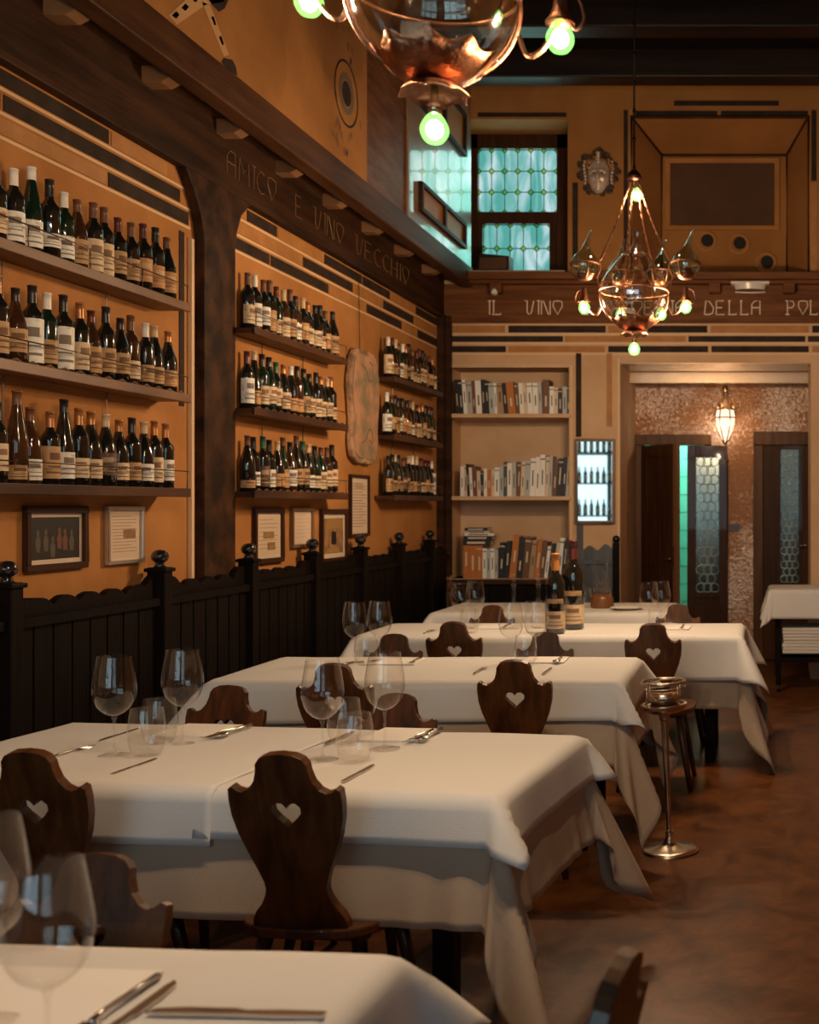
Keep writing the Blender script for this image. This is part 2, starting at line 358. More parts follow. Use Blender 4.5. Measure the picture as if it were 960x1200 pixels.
# back wall with its openings
xs = [XL - .2, -2.74, -2.66, -1.70, -1.69, -1.244, -1.148, .39, .41, 3.4]; zs = [0, .87, 2.707, 2.744, 3.50, 3.507, 4.857, 4.877, ZC]
xs = sorted(set(xs)); holes = [(-2.74, -1.69, .87, 2.707), (-1.244, .41, 0, 2.744), (-2.66, -1.70, 3.50, 4.857), (-1.148, .39, 3.507, 4.877)]
def grid_wall(xs, zs, holes, y0, y1, zlo=-9, zhi=99):
    m = MB()
    for i in range(len(xs) - 1):
        for j in range(len(zs) - 1):
            cx = (xs[i] + xs[i + 1]) / 2; cz = (zs[j] + zs[j + 1]) / 2
            if not (zlo < cz < zhi): continue
            if any(a < cx < b and c < cz < d for a, b, c, d in holes): continue
            m.box(xs[i], xs[i + 1], y0, y1, zs[j], zs[j + 1])
    return m
struct('wall_back', grid_wall(xs, zs, holes, YB, YB + .55, zhi=3.2), M_beige)
zs2 = [2.744, 3.50, 3.507, 4.857, 4.877, ZC]
struct('wall_back_upper', grid_wall(xs, zs2, holes, YB, YB + .55, zlo=3.2), M_ochre_hi)
struct('wall_back_frieze', MB().box(XL, 3.2, YB - .03, YB, 3.085, 3.42), M_frieze_b)
mb = MB().box(-2.56, 3.2, YB - .17, YB, 3.44, 3.50).box(-2.56, 3.2, YB - .12, YB, 3.41, 3.44)
for x in (-2.30, -1.25, -.42, .22, 1.2, 2.2): mb.box(x - .05, x + .05, YB - .13, YB - .03, 3.33, 3.42)
struct('trim_9', mb, M_frieze_b, .006)
def courses_back():
    d = MB(); o = MB(); c = MB()
    def P(px0, px1, z0, z1, k): (d if k == 'd' else o).box((px0 - PX) / 135, (px1 - PX) / 135, YB - .004, YB, z0, z1)
    z = [(3.005, 3.065), (2.925, 2.975), (2.835, 2.888)]
    for a, b, k in [(520, 592, 'o'), (596, 710, 'd'), (713, 756, 'o'), (759, 829, 'd'), (833, 948, 'o'), (952, 1050, 'd'), (1054, 1200, 'o')]: P(a, b, *z[0], k)
    for a, b, k in [(520, 660, 'd'), (662, 804, 'o'), (807, 944, 'd'), (947, 1050, 'd'), (1054, 1200, 'o')]: P(a, b, *z[1], k)
    for a, b, k in [(520, 593, 'd'), (596, 709, 'o'), (713, 830, 'd'), (834, 948, 'd'), (952, 1100, 'o')]: P(a, b, *z[2], k)
    for z0, z1 in z: c.box(XL + .1, 3.1, YB - .0025, YB, z0 - .022, z0 - .006)
    def V(px0, px1, y0, y1, k): (d if k == 'd' else o if k == 'o' else c).box((px0 - PX) / 135, (px1 - PX) / 135, YB - .004, YB, H + (PY - y0) / 135, H + (PY - y1) / 135)
    V(675, 681.5, 414, 512, 'd'); V(711, 717.5, 414, 500, 'o'); V(668.5, 670.5, 428, 700, 'c'); V(724, 726, 420, 700, 'c')
    V(671, 677.5, 214, 317, 'd'); V(731, 736, 129, 318, 'd'); V(745, 841, 130, 135.5, 'd'); V(845, 947, 130, 135.5, 'd'); V(790, 913, 118, 124, 'd'); V(560, 664, 132, 137, 'd')
    V(951, 957, 129, 212, 'd'); V(950, 957.5, 214, 318, 'o'); V(738, 741, 128, 320, 'o')
    struct('trim_10', d, M_brick_d); struct('trim_11', o, M_brick_o); struct('trim_12', c, M_cream)
courses_back()
# book niche: back, shelves
struct('wall_niche', MB().box(-2.9, -1.6, YB + .42, YB + .5, .8, 2.8), M_niche)
mb = MB()
for z in (2.30, 1.585): mb.box(-2.79, -1.67, YB - .03, YB + .42, z - .035, z)
mb.box(-2.74, -1.69, YB + .005, YB + .42, .835, .87); mb.box(-2.755, -1.675, YB - .02, YB, 2.70, 2.73)
struct('trim_13', mb, M_niche, .004)
# splayed upper recess
fx0, fx1, fz0, fz1 = -1.148, .39, 3.507, 4.877; bx0, bx1, bz0, bz1 = -.93, .215, 3.56, 4.70; yb = YB + .5
m = MB(); m.add([(fx0, YB, fz0), (fx1, YB, fz0), (fx1, YB, fz1), (fx0, YB, fz1), (bx0, yb, bz0), (bx1, yb, bz0), (bx1, yb, bz1), (bx0, yb, bz1)],
                [(0, 1, 5, 4), (1, 2, 6, 5), (2, 3, 7, 6), (3, 0, 4, 7), (4, 5, 6, 7)])
struct('wall_recess', m, M_ochre_hi)
m = MB()
for a, b in (((fx0, fz0), (bx0, bz0)), ((fx1, fz0), (bx1, bz0)), ((fx1, fz1), (bx1, bz1)), ((fx0, fz1), (bx0, bz1))): m.tube([(a[0], YB, a[1]), (b[0], yb, b[1])], .016, 6)
m.tube([(fx0, YB, fz0), (fx1, YB, fz0), (fx1, YB, fz1), (fx0, YB, fz1)], .018, 6, True); m.tube([(bx0, yb, bz0), (bx1, yb, bz0), (bx1, yb, bz1), (bx0, yb, bz1)], .022, 6, True)
struct('trim_14', m, M_frieze)

# vestibule behind the wide opening
struct('wall_vestibule_left', MB().box(-1.30, -1.244, YB + .55, 11.2, 0, 3.0), M_niche)
struct('wall_vestibule_right', MB().box(1.7, 1.8, YB + .4, 11.2, 0, 3.0), M_ochre)
struct('ceiling_vestibule', MB().box(-1.4, 1.8, YB + .55, 11.3, 2.95, 3.05), M_ochre)
struct('trim_15', MB().box(-1.244, .41, YB + .0, YB + .55, 2.735, 2.742).box(-1.244, 1.7, 10.70, 10.80, 2.645, 2.75), mat('gilded_lintel', (.42, .30, .20), .25, .5, col2=(.52, .38, .26), scale=3))
CD = [(-1.20, -.54, 0, 2.12), (-.06, 1.02, 0, 2.12)]
struct('wall_vestibule_back', grid_wall([-1.30, -1.20, -.54, -.06, 1.02, 1.8], [0, 2.12, 3.0], CD, 11.2, 11.32), M_cwall)
# tiled washroom seen through the gap
struct('wall_washroom', MB().box(-1.7, -.2, 12.3, 12.4, 0, 2.8).box(-1.7, -1.6, 11.32, 12.3, 0, 2.8).box(-.3, -.2, 11.32, 12.3, 0, 2.8).box(-1.7, -.2, 11.32, 12.4, 2.6, 2.7), M_tile)
g = MB()
for i in range(14): z = .1 + .19 * i; g.box(-1.6, -.3, 12.296, 12.3, z, z + .008)
for i in range(7): x = -1.5 + .19 * i; g.box(x, x + .008, 12.296, 12.3, 0, 2.6)
struct('trim_16', g, M_grout)
struct('wall_sky_blocker', MB().box(-.2, 1.3, 12.2, 12.3, 0, 2.8).box(1.2, 1.3, 11.32, 12.3, 0, 2.8).box(-.2, 1.3, 11.32, 12.3, 2.6, 2.7), M_ochre)  # added unseen walls behind the right-hand door, keeping sky light out
l = bpy.data.lights.new('washroom_lamp_light', 'POINT'); l.energy = 26; l.color = (.75, 1, .92); l.shadow_soft_size = .08
lo = bpy.data.objects.new('washroom_lamp_light', l); COL.objects.link(lo); lo.location = (-.95, 11.75, 2.35)

# rear wall with street windows (seen only in the mirror)
rx = [-4.4, -3.9, -.5, .4, 3.0, 3.5]; rz = [0, .9, 3.4, ZC]
struct('wall_rear', grid_wall(rx, rz, [(-3.9, -.5, .9, 3.4), (.4, 3.0, .9, 3.4)], -2.8, -2.6), M_ochre)
def street_window(x0, x1, n, name):
    e = tag(bpy.data.objects.new(name, None), kind='structure'); COL.objects.link(e)
    m = MB(); m.box(x0, x1, -2.76, -2.66, .9, .98).box(x0, x1, -2.76, -2.66, 3.32, 3.4)
    for i in range(n + 1): x = x0 + (x1 - x0 - .08) * i / n; m.box(x, x + .08, -2.76, -2.66, .9, 3.4)
    m.box(x0, x1, -2.74, -2.68, 2.5, 2.56)
    obj('window_frame', m, M_frieze, e); obj('pane', MB().box(x0, x1, -2.712, -2.708, .95, 3.35), M_street_pane, e)
street_window(-3.9, -.5, 4, 'window_2'); street_window(.4, 3.0, 3, 'window_3')

# leaded window
we = tag(bpy.data.objects.new('window_1', None), kind='structure'); COL.objects.link(we)
YW = 10.42
m = MB(); m.box(-2.66, -1.77, YW - .02, YW + .05, 4.73, 4.857); m.box(-2.66, -1.77, YW - .02, YW + .05, 3.50, 3.62); m.box(-2.70, -2.58, YW - .02, YW + .05, 3.5, 4.857)
m.box(-1.87, -1.70, YW - .02, YW + .05, 3.5, 4.857); m.box(-2.58, -1.87, YW - .03, YW + .05, 4.05, 4.155); m.box(-2.58, -2.535, YW - .03, YW + .03, 3.6, 4.05); m.box(-1.933, -1.87, YW - .03, YW + .03, 3.6, 4.05)
obj('window_frame', m, M_door, we, .004)
obj('pane', MB().box(-2.58, -1.87, YW + .010, YW + .013, 3.6, 4.74), M_pane, we)
came = MB(); dia = MB()
def lattice(x0, x1, z0, z1, nx, zrows, px):
    h = .028; y0, y1 = YW + .0, YW + .02
    xs_ = [x0 + px * i for i in range(nx + 1)]
    def bar(a, b): came.tube([(a[0], YW + .006, a[1]), (b[0], YW + .006, b[1])], .0042, 5)
    for x in xs_:
        prev = z0
        for zr in sorted(zrows):
            if zr - h > prev: bar((x, prev), (x, zr - h))
            D = [(x, zr - h), (x + h, zr), (x, zr + h), (x - h, zr)]
            D = [(min(max(a, x0), x1), min(max(b, z0), z1)) for a, b in D]
            for i in range(4): bar(D[i], D[(i + 1) % 4])
            dia.add([(a, YW + .002, b) for a, b in D], [(0, 1, 2, 3)])
            prev = zr + h
        if prev < z1: bar((x, prev), (x, z1))
    for zr in zrows:
        for i in range(nx): 
            if z0 < zr < z1: bar((xs_[i] + h, zr), (xs_[i + 1] - h, zr))
lattice(-2.58, -1.87, 4.155, 4.73, 6, [4.155, 4.340, 4.530, 4.722], .71 / 6)
lattice(-2.535, -1.933, 3.62, 4.05, 5, [3.83, 4.045], .602 / 5)
obj('lead_came', came, M_iron, we); obj('diamond_pane', dia, M_pane_green, we)
struct('window_sill_1', MB().box(-2.66, -1.70, 9.84, 10.42, 3.495, 3.515), M_bay)

# vestibule doors
def panel_leaf(mb, w, h, t=.045, stile=.09, rails=(0, .12, .95, 1.05)):
    mb.box(0, stile, -t / 2, t / 2, 0, h).box(w - stile, w, -t / 2, t / 2, 0, h).box(stile, w - stile, -t / 2, t / 2, h - .11, h).box(stile, w - stile, -t / 2, t / 2, 0, .16)
    return mb
d1 = tag(bpy.data.objects.new('door_1', None), kind='structure'); COL.objects.link(d1)
obj('door_frame', MB().box(-1.243, -1.17, 11.12, 11.34, 0, 2.09).box(-.57, -.51, 11.14, 11.34, 0, 2.09).box(-1.243, -.51, 11.12, 11.34, 2.0905, 2.19), M_door_l, d1, .006)
# solid left leaf swung towards the room
m = panel_leaf(MB(), .54, 2.07); m.box(.09, .45, -.012, .012, .16, 1.96); m.box(.09, .45, -.022, .022, .92, 1.02); m.box(.25, .29, -.018, .018, .2, 1.95)
lf = obj('door_leaf', m, M_door, d1, .004); lf.location = (-1.17, 11.14, .01); lf.rotation_euler = (0, 0, R(-47))
e_ = obj('door_edge', MB().box(.50, .546, -.0235, .0235, 0, 2.07), mat('pale_door_edge', (.19, .09, .04), .45), lf)  # free edge of the leaf in a paler brown than its face
h_ = MB(); h_.box(.49, .52, -.028, .028, .90, 1.10); h_.smooth = True; h_.tube([(.505, -.03, 1.0), (.505, -.065, 1.0), (.44, -.07, .99)], .008, 6); obj('door_handle', h_, M_brass, lf)
# glazed right leaf with bottle-end panes
def glazed_leaf(parent, x0, y, wd, h, name, seed=0, gx=(.085, .295), gz=(.66, 1.96), rz=0):
    m = MB(); g0, g1 = gx; z0, z1 = gz; t = .022
    m.box(0, g0, -t, t, 0, h).box(g1, wd, -t, t, 0, h).box(g0, g1, -t, t, z1, h).box(g0, g1, -t, t, 0, z0)
    m.box(g0 - .01, g1 + .01, -t - .012, -t, z0 - .055, z0 - .02); m.box(g0 - .02, g1 + .02, -t - .01, -t, .16, z0 - .12)
    lf = obj(name, m, M_door, parent, .005); lf.location = (x0, y, .01); lf.rotation_euler = (0, 0, rz)
    obj('pane', MB().box(g0, g1, -.002, .002, z0, z1), M_pane_dark, lf)
    k = MB(); k.smooth = True; r = (g1 - g0) / 5.1; nrow = int((z1 - z0) / (r * 1.9))
    for j in range(nrow):
        for i in range(3 if j % 2 == 0 else 2):
            cx = g0 + r + (i * 1.56 * r if j % 2 == 0 else (i + .5) * 1.56 * r) ; cz = z0 + r + (z1 - z0 - 2 * r) * j / (nrow - 1)
            k.tube([(cx + r * math.cos(a), -.006, cz + r * math.sin(a)) for a in [2 * PI * q / 14 for q in range(14)]], .0045, 5, True)
    obj('glass_ring', k, MATS.get('came_light') or mat('came_light', (.42, .50, .46), .3, .6), lf)
    return lf
glazed_leaf(d1, -.735, 11.10, .385, 2.07, 'glazed_leaf', gx=(.085, .305))
d2 = tag(bpy.data.objects.new('door_2', None), kind='structure'); COL.objects.link(d2)
obj('door_frame', MB().box(-.10, -.005, 11.14, 11.34, 0, 2.09).box(.93, 1.06, 11.14, 11.34, 0, 2.09).box(-.10, 1.06, 11.13, 11.34, 2.0905, 2.22), M_door_l, d2, .006)
a = glazed_leaf(d2, -.005, 11.17, .46, 2.08, 'glazed_leaf', gx=(.17, .345), gz=(.75, 2.04))
glazed_leaf(d2, .465, 11.17, .46, 2.08, 'glazed_leaf', gx=(.09, .345), gz=(.75, 2.04))
h_ = MB(); h_.smooth = True; h_.tube([(.37, -.03, 1.10), (.37, -.07, 1.10), (.41, -.075, 1.115), (.46, -.07, 1.09)], .009, 6); h_.ball((.37, -.035, 1.10), .02, 8); obj('door_handle', h_, M_silver, a)

# ================================================================= INSCRIPTIONS (thin raised strokes)
GL = {'A': [[(0, 0), (0, .75), (.2, 1), (.5, 1), (.5, 0)], [(0, .5), (.5, .5)]], 'M': [[(0, 0), (.05, 1), (.32, .45), (.6, 1), (.65, 0)]], 'I': [[(.1, 0), (.1, 1)], [(0, 1), (.2, 1)]],
      'C': [[(.5, .9), (.3, 1), (.08, .8), (0, .5), (.08, .2), (.3, 0), (.5, .1)]], 'O': [[(.3, 1), (.58, .95), (.6, .6), (.3, 0), (.02, .6), (.05, .95), (.3, 1)]],
      'E': [[(.45, 1), (.0, 1), (.0, 0), (.5, 0)], [(0, .5), (.35, .5)]], 'V': [[(-.05, 1), (.1, 1), (.1, .2), (.2, 0), (.35, .1), (.52, 1)]],
      'N': [[(0, 0), (0, 1), (.12, 1), (.45, 0), (.55, 0), (.55, 1)]], 'L': [[(0, 1), (.15, 1)], [(.07, 1), (.07, .1), (.0, 0), (.5, 0), (.5, .1)]], 'D': [[(0, 0), (.08, 1), (.3, .95), (.55, .5), (.5, .1), (.3, 0), (0, 0)]],
      'P': [[(-.08, 0), (.18, 0)], [(.05, 0), (.05, 1), (.4, .97), (.48, .72), (.35, .5), (.05, .48)], [(-.08, 1), (.05, 1)]], 'S': [[(.45, .9), (.2, 1), (.03, .8), (.4, .4), (.35, .08), (0, .05)]],
      'H': [[(0, 0), (0, 1)], [(.5, 0), (.5, 1)], [(0, .5), (.5, .5)]]}
WD = {'I': .28, 'M': .85}
def strokes(mb, text, fmap, u, v, h, adv_scale, r):
    for ch in text:
        if ch != ' ':
            for pl in GL[ch]: mb.tube([fmap(u + a * h * adv_scale, v + b * h) for a, b in pl], r, 5)
        u += WD.get(ch, .72) * h * adv_scale
    return u
fm = lambda a, b: (a, YB - .033, b)
ins = thing('inscription', 'cream lettering on the brown frieze over the book niche and wide opening', 'inscription', (-.9, YB - .033, zb0 := 3.16))
def letters(nm, word, fm, u, v, h, k, rad, ml, par):
    for ch in word:
        mb = MB(); u = strokes(mb, ch, fm, u, v, h, k, rad); obj(nm, mb, ml, par, world=True)
zb = H + (PY - 368.5) / 135 * .9965
for word, px0, px1 in (('IL', 573, 592), ('VINO', 617, 662), ('E', 683, 694), ('POESIA', 725, 808), ('DELLA', 826, 895), ('POL', 922, 962)):
    wtot = sum(WD.get(c, .72) for c in word); x0 = (px0 - PX) / 135; x1 = (px1 - PX) / 135
    letters('letter', word, fm, x0, zb, .118, (x1 - x0) / (wtot * .118), .005, M_ink, ins)
fm = lambda a, b: (XL + .037, a, b)
ins = thing('inscription', 'gold lettering on the dark frieze above the wine shelves', 'inscription', (XL + .037, 7.4, 3.2))
for word, y0, y1 in (('AMICO', 5.93, 6.55), ('E', 6.80, 6.93), ('VINO', 7.08, 7.60), ('VECCHIO', 7.80, 9.0)):
    wtot = sum(WD.get(c, .72) for c in word)
    letters('letter', word, fm, y0, 3.215, .125, (y1 - y0) / (wtot * .125), .0027, M_ink_l, ins)

# painted ornaments on the upper left wall
mb = MB(); XM = -2.545
def mez(px, py, x=XM): y, z = wallx(px, py, x); return (x + .002, y, z)
def patch(mb, pts, mi): mb.cur = mi; mb.add([mez(*p) for p in pts], [tuple(range(len(pts)))])
yc, zc = wallx(406, 110, XM)
def ringp(r0, r1, mi, n=36, sz=1.0):
    mb.cur = mi; vs = []
    for i in range(n):
        a = 2 * PI * i / n
        for r in (r0, r1): vs.append((XM + .002, yc + r * math.cos(a), zc + r * 1.0 * math.sin(a)))
    mb.add(vs, [(2 * i, 2 * i + 1, (2 * i + 3) % (2 * n), (2 * i + 2) % (2 * n)) for i in range(n)])
ringp(.185, .200, 0); ringp(.0, .075, 0); ringp(.085, .125, 1)
rnd = random.Random(3)
for i in range(26):
    a = rnd.uniform(-2.9, -.3) if i < 18 else rnd.uniform(.9, 2.2); r = rnd.uniform(.22, .42); y = yc + r * .8 * math.cos(a); z = zc + r * math.sin(a); s = rnd.uniform(.008, .022)
    mb.cur = 2; mb.add([(XM + .002, y + s * math.cos(t) * rnd.uniform(.6, 1.3), z + s * 1.4 * math.sin(t)) for t in [k * PI / 3 for k in range(6)]], [tuple(range(6))])
tag(obj('wall_painting', mb, [M_brick_d, mat('paint_bluegrey', (.14, .10, .07), .7), mat('paint_brown', (.20, .09, .035), .7)]), 'painted dark circle with concentric rings on the upper orange wall', 'wall painting')
mb = MB(); mats = [mat('paint_buff', (.50, .29, .13), .7), M_brick_d]
patch(mb, [(197, 18), (207, 29), (240, 6), (262, 2), (262, -8), (225, -8)], 0)
for q in ((201, 18), (212, 9), (224, -1)): patch(mb, [(q[0], q[1]), (q[0] + 5, q[1] + 4), (q[0] + 9, q[1] - 1), (q[0] + 5, q[1] - 5)], 1)
patch(mb, [(236, 2), (262, 66), (268, 64), (246, 6)], 0)
for q in ((247, 20), (256, 43)): patch(mb, [(q[0], q[1]), (q[0] + 4, q[1] + 10), (q[0] + 6, q[1] + 9), (q[0] + 3, q[1] - 1)], 1)
patch(mb, [(240, -6), (247, 4), (256, 14), (263, 10), (268, -2), (266, -8)], 1)
patch(mb, [(259, 73), (262, 68), (272, 70), (276, 78), (278, 89), (268, 83)], 1)
tag(obj('wall_painting', mb, mats), 'painted strap with dark squares and crest at the top of the orange wall', 'wall painting')

# ================================================================= CHAIR
def heart(cx, cz, w_, h_, n=18):
    pts = []
    for i in range(n):
        t = 2 * PI * i / n + .001; x = 16 * math.sin(t) ** 3; y = 13 * math.cos(t) - 5 * math.cos(2 * t) - 2 * math.cos(3 * t) - math.cos(4 * t)
        pts.append((cx + x / 32 * w_, cz + (y + 2.5) / 29 * h_))
    return pts
def make_chair():
    root = thing('heart_chair', 'x', 'chair')
    half = [(0, .440), (.036, .437), (.058, .428), (.069, .414), (.071, .396), (.079, .372), (.095, .353), (.113, .345), (.128, .349), (.140, .358), (.151, .352), (.153, .325), (.150, .285), (.138, .240), (.117, .190), (.098, .148), (.086, .118), (.083, .100),
            (.088, .082), (.100, .060), (.118, .040), (.129, .020), (.131, 0)]
    half = [(x * .97, z * 1.085) for x, z in half]; poly = [(-x, z) for x, z in half] + [(x, z) for x, z in reversed(half[1:])]
    m = MB(); tilt = Matrix.Translation((0, -.165, .428)) @ Matrix.Rotation(R(13), 4, 'X')
    m.prism(poly, -.013, .013, tilt, holes=[heart(0, .312, .078, .070)])
    obj('backrest', m, M_chair, root, .005)
    s = MB(); seat = []
    for i in range(40):
        a = 2 * PI * i / 40; c, sn = math.cos(a), math.sin(a); n = 3.2
        rr = (abs(c) ** n + abs(sn) ** n) ** (-1 / n); yy = rr * sn * .20; wv = .215 - .02 * (1 - (yy + .2) / .4)
        seat.append((rr * c * wv, yy))
    k = len(seat); s.add([(x, y, .402) for x, y in seat] + [(x, y, .430) for x, y in seat], [tuple(range(k - 1, -1, -1)), tuple(range(k, 2 * k))] + [(i, (i + 1) % k, (i + 1) % k + k, i + k) for i in range(k)])
    obj('seat', s, M_chair, root, .006)
    b = MB().box(-.15, .15, -.135, -.095, .380, .403).box(-.15, .15, .095, .135, .380, .403); obj('batten', b, M_leg, root)
    for sx in (-1, 1):
        for sy in (-1, 1):
            l = MB(); l.smooth = True; l.tube([(sx * .125, sy * .115, .39), (sx * .155, sy * .145, .2), (sx * .19, sy * .18, .002)], [.021, .018, .013], 8); obj('leg', l, M_leg, root)
    return root
CH0 = make_chair(); used_ch = [False]
def chair(px, py, face, label, Y=None, rz=0, loc=None):
    """face 0: back towards the camera; 1: facing the camera. (px,py): top centre of its back"""
    c = CH0 if not used_ch[0] else copy_tree(CH0); used_ch[0] = True
    if loc is None:
        zt = .86 if face else .905; c.scale = (1, 1, .95 if face else 1); Y = Y or (H - zt) * F / (py - PY); X = (px - PX) * Y / F
        a = rz + (PI if face else 0); off = Vector((0, -.272)); off = Vector((-math.sin(a) * off.y, math.cos(a) * off.y))
        loc = (X - off.x, Y - off.y, 0)
    else: a = rz
    c.location = loc; c.rotation_euler = (0, 0, a); c['label'] = label; c['group'] = 'carved heart-back dining chairs'
    return c
chair(330, 876, 0, 'dark heart-back chair in full view before the nearest fully laid table', rz=R(-6))
chair(32, 873, 0, 'dark heart-back chair cut by the left edge, before the second table', rz=R(-6))
chair(602, 770, 0, 'dark heart-back chair before the third table, beside the metal stand')
chair(390, 774, 0, 'dark heart-back chair before the third table, seen behind a large wine glass')
chair(531, 726, 0, 'small dark heart-back chair before the fourth table, left of the big bottles')
chair(765, 728, 0, 'dark heart-back chair above the metal stand, at the right end of the fourth table')
chair(270, 799, 1, 'brown heart-back chair facing us behind the second table, left of two', rz=R(-6))
chair(467, 808, 1, 'brown heart-back chair facing us behind the second table, right of two', rz=R(-6))
chair(463, 740, 1, 'brown heart-back chair facing us behind the left part of the third table')
chair(640, 738, 1, 'brown heart-back chair facing us just below the two big bottles')
chair(578, 707, 1, 'brown chair facing us behind the fourth table, beside the far wine glasses')
chair(795, 706, 1, 'brown chair facing us behind the fourth table, near the glazed door')
chair(118, 992, 1, 'blurred brown chair facing us behind the foreground wine glasses', rz=R(-3))
chair(0, 0, 0, 'chair seen edge-on in the far corner by the book niche', loc=(-2.33, 9.55, 0), rz=R(-82))
chair(0, 0, 0, 'blurred glossy chair seen from its side at the bottom edge', loc=(-.455, 1.60, 0), rz=R(80))

# ================================================================= TABLES AND CLOTHS
def table(cx, cy, rz, L, W, label):
    t = thing('dining_table', label, 'table', (cx, cy, 0), rz, 'cloth-covered dining tables')
    obj('tabletop', MB().box(-L / 2, L / 2, -W / 2, W / 2, .715, .745), M_leg, t, .004)
    obj('apron', MB().box(-L / 2 + .08, L / 2 - .08, -W / 2 + .07, -W / 2 + .09, .64, .715).box(-L / 2 + .08, L / 2 - .08, W / 2 - .09, W / 2 - .07, .64, .715).box(-L / 2 + .08, -L / 2 + .1, -W / 2 + .07, W / 2 - .07, .64, .715).box(L / 2 - .1, L / 2 - .08, -W / 2 + .07, W / 2 - .07, .64, .715), M_dark, t)
    for sx in (-1, 1):
        for sy in (-1, 1): obj('leg', MB().box(sx * (L / 2 - .17) - .03, sx * (L / 2 - .17) + .03, sy * (W / 2 - .10) - .03, sy * (W / 2 - .10) + .03, 0, .715), M_dark, t, .006)
    return t
def cloth_mesh(L, W, u0, u1, v0, v1, z, gap, seed, ripple=.012, pleat=.46, nf=3, tilt=0.0, step=.022, stretch=.0, pw=2, lag=0.0, fold=.07):
    rnd = random.Random(seed); ph = [rnd.uniform(0, 6.28) for _ in range(8)]
    nu = max(8, int((u1 - u0) / step)); nv = max(8, int((v1 - v0) / step))
    def rip(s, k): return (math.sin(s * 9 + ph[k]) + .6 * math.sin(s * 17 + ph[k + 1]) + .35 * math.sin(s * 31 + ph[k + 2])) / 1.95
    vs = []
    hx, hy = L / 2, W / 2
    for j in range(nv + 1):
        for i in range(nu + 1):
            u = u0 + (u1 - u0) * i / nu; v = v0 + (v1 - v0) * j / nv
            uu = u * math.cos(tilt) - v * math.sin(tilt); vv = u * math.sin(tilt) + v * math.cos(tilt); u, v = uu, vv
            du = max(abs(u) - hx, 0); dv = max(abs(v) - hy, 0); sx = 1 if u > 0 else -1; sy = 1 if v > 0 else -1
            if du == 0 and dv == 0:
                vs.append((u, v, z + .0012 * math.sin(u * 13 + ph[0]) * math.sin(v * 17 + ph[1]))); continue
            rho = .012
            if du == 0 or dv == 0:
                d = du + dv; s_ = v if du > 0 else u; half = hy if du > 0 else hx
                k = 0 if (du > 0 and sx > 0) else 2 if du > 0 else 4 if sy < 0 else 5
                near = max(0, 1 - (half - abs(s_)) / .30)      # pull outward near the corner
                if d < rho * PI / 2: o = rho * math.sin(d / rho); dz = rho * (1 - math.cos(d / rho))
                else:
                    e = d - rho * PI / 2; fl = .07 + ripple * 8 * (rip(s_, k) * .5 + .5) * .35 + .13 * near ** 2 + (.10 * near * math.sin(s_ * 52 + ph[7]) if lag else 0)
                    e2 = max(0, e - lag); o = rho + (e - e2) * .05 + e2 * fl; dz = rho + (e - e2) + e2 * math.sqrt(max(0, 1 - fl * fl))
                o += gap * min(1, d / .02)
                x = u if dv > 0 else sx * (hx + o); y = v if du > 0 else sy * (hy + o)
                vs.append((x, y, z - dz))
            else:
                r = math.hypot(du, dv); t = math.atan2(dv, du) / (PI / 2); r *= 1 + stretch * math.sin(PI * t) ** 2
                fl0 = .07 + .13 + ripple * 1.4
                fl = fl0 + (pleat - fl0) * math.sin(PI * t) ** pw + fold * math.sin(2 * PI * nf * t + ph[6]) * math.sin(PI * t)
                # fold: direction swings quickly from one side to the other
                tt = t + .10 * math.sin(2 * PI * t) * -1
                phi = tt * PI / 2
                r2 = max(0, r - lag); o = (gap + rho) * min(1, r / .02) + (r - r2) * (.05 + .25 * math.sin(PI * t) ** 2 if lag else 0) + r2 * fl; dz = (r - r2) + r2 * math.sqrt(max(.0, 1 - fl * fl))
                vs.append((sx * (hx + o * math.cos(phi)), sy * (hy + o * math.sin(phi)), z - dz))
    fs = [(j * (nu + 1) + i, j * (nu + 1) + i + 1, (j + 1) * (nu + 1) + i + 1, (j + 1) * (nu + 1) + i) for j in range(nv) for i in range(nu)]
    m = MB(); m.smooth = True; m.add(vs, fs); return m
def cloth(cx, cy, rz, L, W, rect, z, gap, seed, matl, label, name='tablecloth', group='linen tablecloths', **k):
    o = obj(name, cloth_mesh(L, W, *rect, z, gap, seed, **k), matl); o.location = (cx, cy, 0); o.rotation_euler = (0, 0, rz)
    s = o.modifiers.new('thickness', 'SOLIDIFY'); s.thickness = .0016; s.offset = 1
    return tag(o, label, 'tablecloth', group)
def dress(cx, cy, rz, L, W, where, seed, Dt=.15, Du=.34, split=None):
    table(cx, cy, rz, L, W, 'dark-legged table under white cloths, ' + where)
    hx, hy = L / 2, W / 2
    cloth(cx, cy, rz, L, W, (-hx - .25, hx + Du, -hy - Du, hy + Du), .7475, .006, seed, M_under, 'long beige under-cloth hanging from the ' + where, ripple=.05, pleat=.33, nf=3, stretch=.36, lag=Dt, fold=.13)
    if split is None:
        cloth(cx, cy, rz, L, W, (-hx - Dt, hx + Dt, -hy - Dt, hy + Dt), .7515, .016, seed + 1, M_cloth, 'white top cloth spread over the ' + where, ripple=.02, tilt=R(.6), pleat=.62, pw=3, nf=2)
    else:
        cloth(cx, cy, rz, L, W, (split, hx + Dt, -hy - Dt + .015, hy + Dt), .7515, .016, seed + 1, M_cloth, 'white top cloth on the right part of the ' + where, ripple=.02, pleat=.62, pw=3, nf=2)
        cloth(cx, cy, rz, L, W, (-hx - Dt, split + .05, -hy - Dt - .008, hy + Dt), .7545, .020, seed + 2, M_cloth, 'white top cloth on the left part of the ' + where, ripple=.02, pleat=.62, pw=3, nf=2)
T1 = (-1.537, 3.475, R(-6.5), 1.78, .78)
dress(-1.448, 1.57, R(-3.5), 1.60, .80, 'blurred foreground table', 11, Dt=.17)
dress(*T1, 'second table from the front', 21, split=.08)
